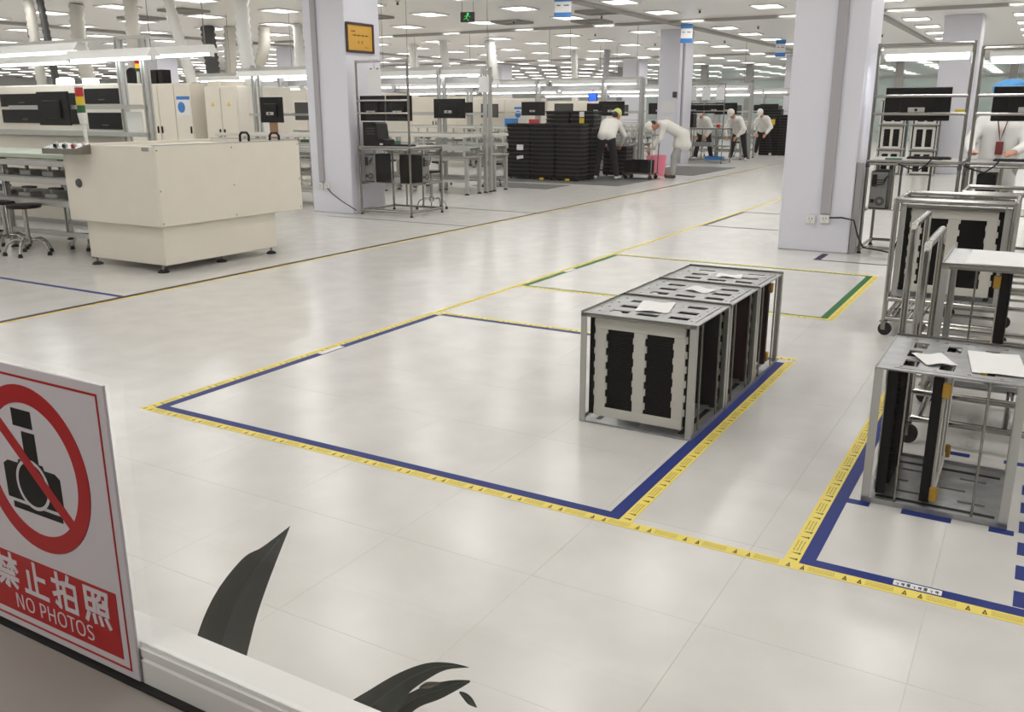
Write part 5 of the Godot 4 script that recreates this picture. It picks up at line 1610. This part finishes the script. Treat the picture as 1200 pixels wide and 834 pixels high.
func leaf(parent: Node, left: Array, right: Array, fold: float, m: Material) -> void:
	# blade between two edges, sunk along the midrib and given a thickness
	var s := MB.new()
	var cl := Curve3D.new()
	var cr := Curve3D.new()
	for i in left.size():
		var tl := Vector3.ZERO
		var tr := Vector3.ZERO
		if i > 0 and i < left.size() - 1:
			tl = (left[i + 1] - left[i - 1]) * 0.17
			tr = (right[i + 1] - right[i - 1]) * 0.17
		cl.add_point(left[i], -tl, tl)
		cr.add_point(right[i], -tr, tr)
	var n := 24
	var rows := []
	var mid := []
	for i in n + 1:
		var u := float(i) / n * (left.size() - 1)
		var k := mini(int(u), left.size() - 2)
		var a := cl.sample(k, u - k)
		var b := cr.sample(k, u - k)
		var deep := Vector3(-0.25, -0.2, -1).normalized() * (b - a).length() * fold
		var row := []
		for q in [0.0, 0.25, 0.45, 0.7, 1.0]:
			row.append(a.lerp(b, q) + deep * (1.0 - absf(q - 0.45) / 0.55))
		rows.append(row)
		mid.append(a.lerp(b, 0.45) + deep + Vector3(0.0002, 0.0002, 0.0008))
	for i in n:
		for j in 4:
			var up := Vector3(0.1, 0.1, 1).normalized() * 0.0005
			s.quad(rows[i][j] + up, rows[i][j + 1] + up, rows[i + 1][j + 1] + up, rows[i + 1][j] + up)
			s.quad(rows[i][j] - up, rows[i + 1][j] - up, rows[i + 1][j + 1] - up, rows[i][j + 1] - up)
	var o := part(parent, "leaf", s, m)
	part(o, "midrib", MB.new().tube(mid.slice(0, n - 1), 0.0009, 6), M.leaf_rib)


func build_foreground() -> void:
	var zs := -0.617
	# sill, glazing frame and pane
	var w := Node3D.new()
	w.name = numbered("window_2")
	add_child(w)
	w.set_meta("kind", "structure")
	part(w, "sill", MB.new().span(Vector3(-7, 0.80, -0.6222), Vector3(5, 0.832, -0.30), 0.004), M.sill)
	part(w, "gasket", MB.new().span(Vector3(-7, 0.832, -0.6224), Vector3(5, 0.836, -0.612)), M.gasket)
	part(w, "lower_frame", MB.new().span(Vector3(-7, 0.80, -0.69), Vector3(5, 0.872, -0.6225), 0.003).span(Vector3(-7, 0.872, -0.68), Vector3(5, 0.888, -0.6232), 0.002), M.white)
	part(w, "upper_frame", MB.new().span(Vector3(-7, 2.44, -0.69), Vector3(5, 2.5, -0.625), 0.003), M.white)
	part(w, "pane", MB.new().span(Vector3(-7, 0.888, -0.632), Vector3(5, 2.44, -0.6225)), M.glass)
	var cl := thing("corridor_light", "ceiling light panel of the visitor corridor behind the camera", "ceiling light", Vector3(-1.6, 2.5, 0.7))
	part(cl, "frame", MB.new().span(Vector3(-0.62, -0.03, -0.17), Vector3(0.62, -0.001, 0.17), 0.004), M.white)
	part(cl, "diffuser", MB.new().span(Vector3(-0.58, -0.034, -0.13), Vector3(0.58, -0.0301, 0.13)), M.lamp_panel)
	var al := AreaLight3D.new()
	al.name = "panel_light"
	al.area_size = Vector2(1.16, 0.26)
	al.area_normalize_energy = true
	al.light_energy = 1.5
	al.light_color = Color(1.0, 0.98, 0.95)
	al.shadow_enabled = true
	al.area_range = 12.0
	al.position = Vector3(0, -0.04, 0)
	al.rotation.x = -PI / 2
	cl.add_child(al)
	# NO PHOTOS sign stuck on the glass
	var t := thing("no_photos_sign", "white and red NO PHOTOS sign with a crossed-out camera", "sign", Vector3(-1.0855, 0.839, zs))
	var hw := 0.168
	var hh := 0.40
	part(t, "board", MB.new().span(Vector3(-hw, 0, -0.005), Vector3(hw, hh, -0.001), 0.0008), M.sign_white)
	var bd := MB.new()
	for e in [[-hw + 0.0135, 0.011, hw - 0.0135, 0.014], [-hw + 0.0135, hh - 0.0155, hw - 0.0135, hh - 0.0125], [-hw + 0.0135, 0.014, -hw + 0.0165, hh - 0.0155], [hw - 0.0165, 0.014, hw - 0.0135, hh - 0.0155]]:
		bd.span(Vector3(e[0], e[1], -0.001), Vector3(e[2], e[3], -0.0004))
	part(t, "border_line", bd, M.sign_red)
	part(t, "red_panel", MB.new().span(Vector3(-hw + 0.028, 0.024, -0.001), Vector3(hw - 0.028, 0.119, -0.0004)), M.sign_red)
	var cc := Vector2(0.0, 0.2585)
	# camera pictogram
	var cm := MB.new()
	cm.sheet(PackedVector2Array([Vector2(-0.030, 0.058), Vector2(0.012, 0.058), Vector2(0.012, 0.082), Vector2(-0.030, 0.082)]), -0.001, -0.0004)
	cm.sheet(PackedVector2Array([Vector2(-0.014, 0.008), Vector2(0.014, 0.008), Vector2(0.014, 0.052), Vector2(-0.014, 0.052)]), -0.001, -0.0004)
	cm.sheet(PackedVector2Array([Vector2(-0.036, -0.004), Vector2(0.028, -0.004), Vector2(0.022, 0.010), Vector2(-0.030, 0.010)]), -0.001, -0.0004)
	cm.sheet(PackedVector2Array([Vector2(-0.066, -0.050), Vector2(0.056, -0.050), Vector2(0.056, -0.002), Vector2(0.046, 0.004), Vector2(-0.056, 0.004), Vector2(-0.066, -0.002)]), -0.001, -0.00045)
	cm.sheet(PackedVector2Array([Vector2(-0.056, -0.064), Vector2(0.050, -0.064), Vector2(0.050, -0.055), Vector2(-0.056, -0.055)]), -0.001, -0.0004)
	var pic := part(t, "camera_pictogram", cm, M.sign_black, Vector3(cc.x, cc.y, 0))
	part(pic, "lens_outline", MB.new().ring(Vector2(-0.005, -0.022), 0.031, 0.036, -0.00045, -0.0003, 40), M.sign_white)
	var disc := PackedVector2Array()
	for k in 40:
		disc.append(Vector2(-0.005, -0.022) + Vector2(cos(TAU * k / 40), sin(TAU * k / 40)) * 0.031)
	part(pic, "lens", MB.new().sheet(disc, -0.0006, -0.0003), M.sign_black)
	var rg := MB.new().ring(cc, 0.0925, 0.1165, -0.001, -0.0002, 80)
	var d1 := Vector2(cos(deg_to_rad(138)), sin(deg_to_rad(138)))
	var q1 := Vector2(-d1.y, d1.x) * 0.0085
	rg.sheet(PackedVector2Array([cc + d1 * 0.098 - q1, cc - d1 * 0.098 - q1, cc - d1 * 0.098 + q1, cc + d1 * 0.098 + q1]), -0.001, -0.00015)
	part(t, "prohibition_ring", rg, M.sign_red)
	# 禁止拍照
	var G := [
		[[[0.04, 0.80], [0.46, 0.80]], [[0.25, 0.98], [0.25, 0.5]], [[0.24, 0.76], [0.06, 0.55]], [[0.27, 0.74], [0.42, 0.60]], [[0.54, 0.80], [0.96, 0.80]], [[0.75, 0.98], [0.75, 0.5]], [[0.74, 0.76], [0.58, 0.57]], [[0.77, 0.74], [0.95, 0.55]], [[0.2, 0.43], [0.8, 0.43]], [[0.06, 0.28], [0.94, 0.28]], [[0.5, 0.28], [0.5, 0.03], [0.42, 0.06]], [[0.3, 0.19], [0.14, 0.06]], [[0.68, 0.19], [0.86, 0.06]]],
		[[[0.52, 0.96], [0.52, 0.1]], [[0.52, 0.58], [0.88, 0.58]], [[0.22, 0.66], [0.22, 0.1]], [[0.04, 0.08], [0.96, 0.08]]],
		[[[0.03, 0.74], [0.4, 0.74]], [[0.22, 0.97], [0.22, 0.06], [0.1, 0.12]], [[0.03, 0.36], [0.4, 0.5]], [[0.68, 0.98], [0.62, 0.8]], [[0.48, 0.77], [0.92, 0.77], [0.92, 0.06], [0.48, 0.06], [0.48, 0.77]], [[0.48, 0.42], [0.92, 0.42]]],
		[[[0.1, 0.93], [0.4, 0.93], [0.4, 0.36], [0.1, 0.36], [0.1, 0.93]], [[0.1, 0.64], [0.4, 0.64]], [[0.5, 0.93], [0.93, 0.93], [0.89, 0.67], [0.8, 0.68]], [[0.68, 0.93], [0.64, 0.78], [0.5, 0.66]], [[0.55, 0.56], [0.9, 0.56], [0.9, 0.36], [0.55, 0.36], [0.55, 0.56]], [[0.14, 0.22], [0.06, 0.05]], [[0.36, 0.21], [0.39, 0.06]], [[0.6, 0.21], [0.64, 0.06]], [[0.84, 0.22], [0.94, 0.05]]],
	]
	for k in 4:
		var s := MB.new()
		strokes(s, G[k], Vector2(-0.1285 + k * 0.0665, 0.062), 0.053, 0.0068, -0.0006, -0.00015)
		part(t, "character", s, M.sign_white)
	var tm := TextMesh.new()
	var sf := SystemFont.new()
	sf.font_names = PackedStringArray(["Droid Sans"])
	sf.font_weight = 400
	tm.font = sf
	tm.text = "NO PHOTOS"
	tm.font_size = 64
	tm.pixel_size = 0.00042
	tm.depth = 0.0004
	var wt := tm.get_aabb().size.x
	var o := part(t, "lettering", tm, M.sign_white, Vector3(-0.004, 0.043, -0.0003))
	o.scale = Vector3(0.172 / maxf(wt, 0.001), 0.172 / maxf(wt, 0.001), 1.0)
	# broad-leaved plant on the hall side of the parapet
	var p := thing("potted_plant", "dark green broad-leaved plant rising behind the window frame", "plant", Vector3(-0.98, 0.001, -1.12))
	var a := Vector3(0.98, -0.001, 1.12)
	part(p, "pot", MB.new().lathe([[0.0, 0.0], [0.13, 0.0], [0.17, 0.30], [0.18, 0.30], [0.18, 0.33], [0.155, 0.33], [0.15, 0.28], [0.0, 0.28]], Vector3.ZERO, 28), M.pot)
	part(p, "soil", MB.new().lathe([[0.0, 0.281], [0.15, 0.281], [0.0, 0.29]], Vector3.ZERO, 20), M.soil)
	part(p, "stem", MB.new().tube([Vector3(0, 0.28, 0), Vector3(0.0, 0.42, 0.04), Vector3(-0.01, 0.5, 0.1)], [0.018, 0.015, 0.008], 8), M.leaf)
	part(p, "stem", MB.new().tube([Vector3(0.03, 0.28, 0), Vector3(0.10, 0.42, 0.10), Vector3(0.14, 0.52, 0.18)], [0.015, 0.012, 0.007], 8), M.leaf)
	leaf(p, [Vector3(-0.0856, 0.4733, 0.2700), Vector3(-0.1347, 0.5727, 0.2700), Vector3(-0.1377, 0.6614, 0.2700), Vector3(-0.1087, 0.7364, 0.2700), Vector3(-0.0581, 0.8181, 0.2700), Vector3(0.0077, 0.8925, 0.2700), Vector3(0.0510, 0.9224, 0.2700), Vector3(0.1120, 0.9722, 0.2700)], [Vector3(-0.0731, 0.4752, 0.2700), Vector3(-0.0392, 0.5926, 0.2700), Vector3(-0.0230, 0.6649, 0.2700), Vector3(-0.0020, 0.7237, 0.2700), Vector3(0.0245, 0.7937, 0.2700), Vector3(0.0540, 0.8581, 0.2700), Vector3(0.0811, 0.9123, 0.2700), Vector3(0.1120, 0.9722, 0.2700)], 0.12, M.leaf)
	leaf(p, [Vector3(0.1360, 0.6175, 0.2700), Vector3(0.1853, 0.6911, 0.2700), Vector3(0.2432, 0.7459, 0.2700), Vector3(0.2996, 0.7947, 0.2700), Vector3(0.3485, 0.8272, 0.2700), Vector3(0.3878, 0.8408, 0.2700), Vector3(0.4169, 0.8444, 0.2700)], [Vector3(0.1488, 0.6042, 0.2700), Vector3(0.2522, 0.6819, 0.2700), Vector3(0.3011, 0.7435, 0.2700), Vector3(0.3169, 0.7701, 0.2700), Vector3(0.3477, 0.8016, 0.2700), Vector3(0.3800, 0.8282, 0.2700), Vector3(0.4169, 0.8444, 0.2700)], 0.15, M.leaf)
	leaf(p, [Vector3(0.2175, 0.6366, 0.2500), Vector3(0.2563, 0.7050, 0.2500), Vector3(0.3013, 0.7504, 0.2500), Vector3(0.3392, 0.7781, 0.2500), Vector3(0.3754, 0.7979, 0.2500), Vector3(0.4033, 0.8079, 0.2500)], [Vector3(0.2303, 0.6327, 0.2500), Vector3(0.2806, 0.6912, 0.2500), Vector3(0.3155, 0.7318, 0.2500), Vector3(0.3531, 0.7598, 0.2500), Vector3(0.3863, 0.7884, 0.2500), Vector3(0.4046, 0.8057, 0.2500)], 0.12, M.leaf)
	leaf(p, [Vector3(0.3871, 0.7846, 0.2500), Vector3(0.3974, 0.7857, 0.2500), Vector3(0.4070, 0.7812, 0.2500), Vector3(0.4150, 0.7695, 0.2500)], [Vector3(0.3870, 0.7819, 0.2500), Vector3(0.3931, 0.7760, 0.2500), Vector3(0.4013, 0.7697, 0.2500), Vector3(0.4150, 0.7695, 0.2500)], 0.10, M.leaf)
	leaf(p, [Vector3(0.3274, 0.7773, 0.2600), Vector3(0.3394, 0.7884, 0.2600), Vector3(0.3610, 0.7962, 0.2600)], [Vector3(0.3273, 0.7745, 0.2600), Vector3(0.3434, 0.7804, 0.2600), Vector3(0.3610, 0.7935, 0.2600)], 0.10, M.leaf_pale)


# ---------------------------------------------------------------- signs, vents and small things under the ceiling
func build_overhead() -> void:
	for e in [["green running-man exit sign hanging near the middle of the ceiling", Vector3(-10.75, 3.40, -16.56)], ["green running-man exit sign hanging at the far left", Vector3(-22.4, 3.42, -14.45)], ["tiny green exit sign far down the hall", Vector3(-19.5, 3.15, -46.0)]]:
		var t := thing("exit_sign", e[0], "exit sign", e[1], 0.35)
		part(t, "box", MB.new().box(Vector3.ZERO, Vector3(0.30, 0.20, 0.05), 0.006), M.black)
		var man := MB.new()
		man.cyl(Vector3(0.01, 0.06, 0.026), Vector3(0.01, 0.06, 0.030), 0.022, -1, 12)
		man.bar(Vector3(0.0, 0.035, 0.028), Vector3(-0.02, -0.02, 0.028), 0.035, 0.006)
		man.bar(Vector3(0.0, 0.03, 0.028), Vector3(0.06, 0.0, 0.028), 0.015, 0.006)
		man.bar(Vector3(0.0, 0.03, 0.028), Vector3(-0.06, 0.01, 0.028), 0.015, 0.006)
		man.bar(Vector3(-0.02, -0.02, 0.028), Vector3(0.03, -0.075, 0.028), 0.018, 0.006)
		man.bar(Vector3(-0.02, -0.02, 0.028), Vector3(-0.08, -0.05, 0.028), 0.018, 0.006)
		part(t, "running_man", man, M.exit_green)
		part(t, "hanger", MB.new().cyl(Vector3(-0.12, 0.10, 0), Vector3(-0.12, CEIL - e[1].y, 0), 0.006, -1, 6).cyl(Vector3(0.12, 0.10, 0), Vector3(0.12, CEIL - e[1].y, 0), 0.006, -1, 6), M.steel)
	var gs := [["blue and white hanging sign near the middle of the ceiling", Vector3(-8.50, 3.47, -16.5), 0.34, 0.38], ["blue and white hanging sign in front of the far pillar", Vector3(-8.45, 3.44, -23.4), 0.30, 0.46], ["blue and white hanging sign farther down, left of the right pillar", Vector3(-7.6, 3.38, -29.6), 0.30, 0.5]]
	for e in gs:
		var t := thing("hanging_sign", e[0], "sign", e[1], 0.3)
		var w: float = e[2]
		var h: float = e[3]
		part(t, "board", MB.new().box(Vector3.ZERO, Vector3(w, h, 0.02), 0.002), M.paper)
		part(t, "blue_band", MB.new().box(Vector3(0, h * 0.38, 0.0), Vector3(w + 0.002, h * 0.24, 0.024)), M.blue)
		part(t, "blue_band", MB.new().box(Vector3(0, -h * 0.38, 0.0), Vector3(w + 0.002, h * 0.24, 0.024)), M.blue)
		part(t, "print", MB.new().box(Vector3(-w * 0.25, 0.03, 0.011), Vector3(w * 0.22, 0.02, 0.002)).box(Vector3(w * 0.2, 0.03, 0.011), Vector3(w * 0.3, 0.02, 0.002)), M.grey_dark)
		if CEIL - e[1].y - h / 2 > 0.02:
			part(t, "hanger", MB.new().cyl(Vector3(0, h / 2, 0), Vector3(0, CEIL - e[1].y, 0), 0.005, -1, 6), M.steel)
	var vs := [Vector3(-12.1, CEIL, -20.7), Vector3(-14.3, CEIL, -17.8), Vector3(-10.3, CEIL, -21.6), Vector3(-17.0, CEIL, -14.6), Vector3(-19.2, CEIL, -15.2), Vector3(-9.2, CEIL, -19.6)]
	for k in vs.size():
		var t := thing("air_vent", "grey square air diffuser in the ceiling", "vent", vs[k], 0.0, "grey air diffusers of the ceiling")
		for j in 3:
			var s: float = 0.38 - 0.11 * j
			var fr := MB.new()
			for q in [-1, 1]:
				fr.span(Vector3(-s, -0.05 + 0.012 * j, q * s - 0.03), Vector3(s, -0.002, q * s + 0.03)).span(Vector3(q * s - 0.03, -0.05 + 0.012 * j, -s), Vector3(q * s + 0.03, -0.002, s))
			part(t, "louvre", fr, M.vent)
		part(t, "core", MB.new().span(Vector3(-0.11, -0.03, -0.11), Vector3(0.11, -0.002, 0.11)), M.vent)
	rng.seed = 21
	for k in 16:
		var at := Vector3(-4.4 - 2.4 * (k % 4) - 0.3, CEIL, -15.7 - 4.74 * int(k / 4.0))
		var t := thing("sprinkler", "small sprinkler head under the ceiling", "sprinkler", at, 0.0, "sprinkler heads of the ceiling")
		part(t, "rose", MB.new().lathe([[0.0, -0.02], [0.05, -0.02], [0.06, -0.002], [0.0, -0.002]], Vector3.ZERO, 10), M.white)
		part(t, "head", MB.new().cyl(Vector3(0, -0.02, 0), Vector3(0, -0.08, 0), 0.015, 0.03, 8), M.grey_dark)
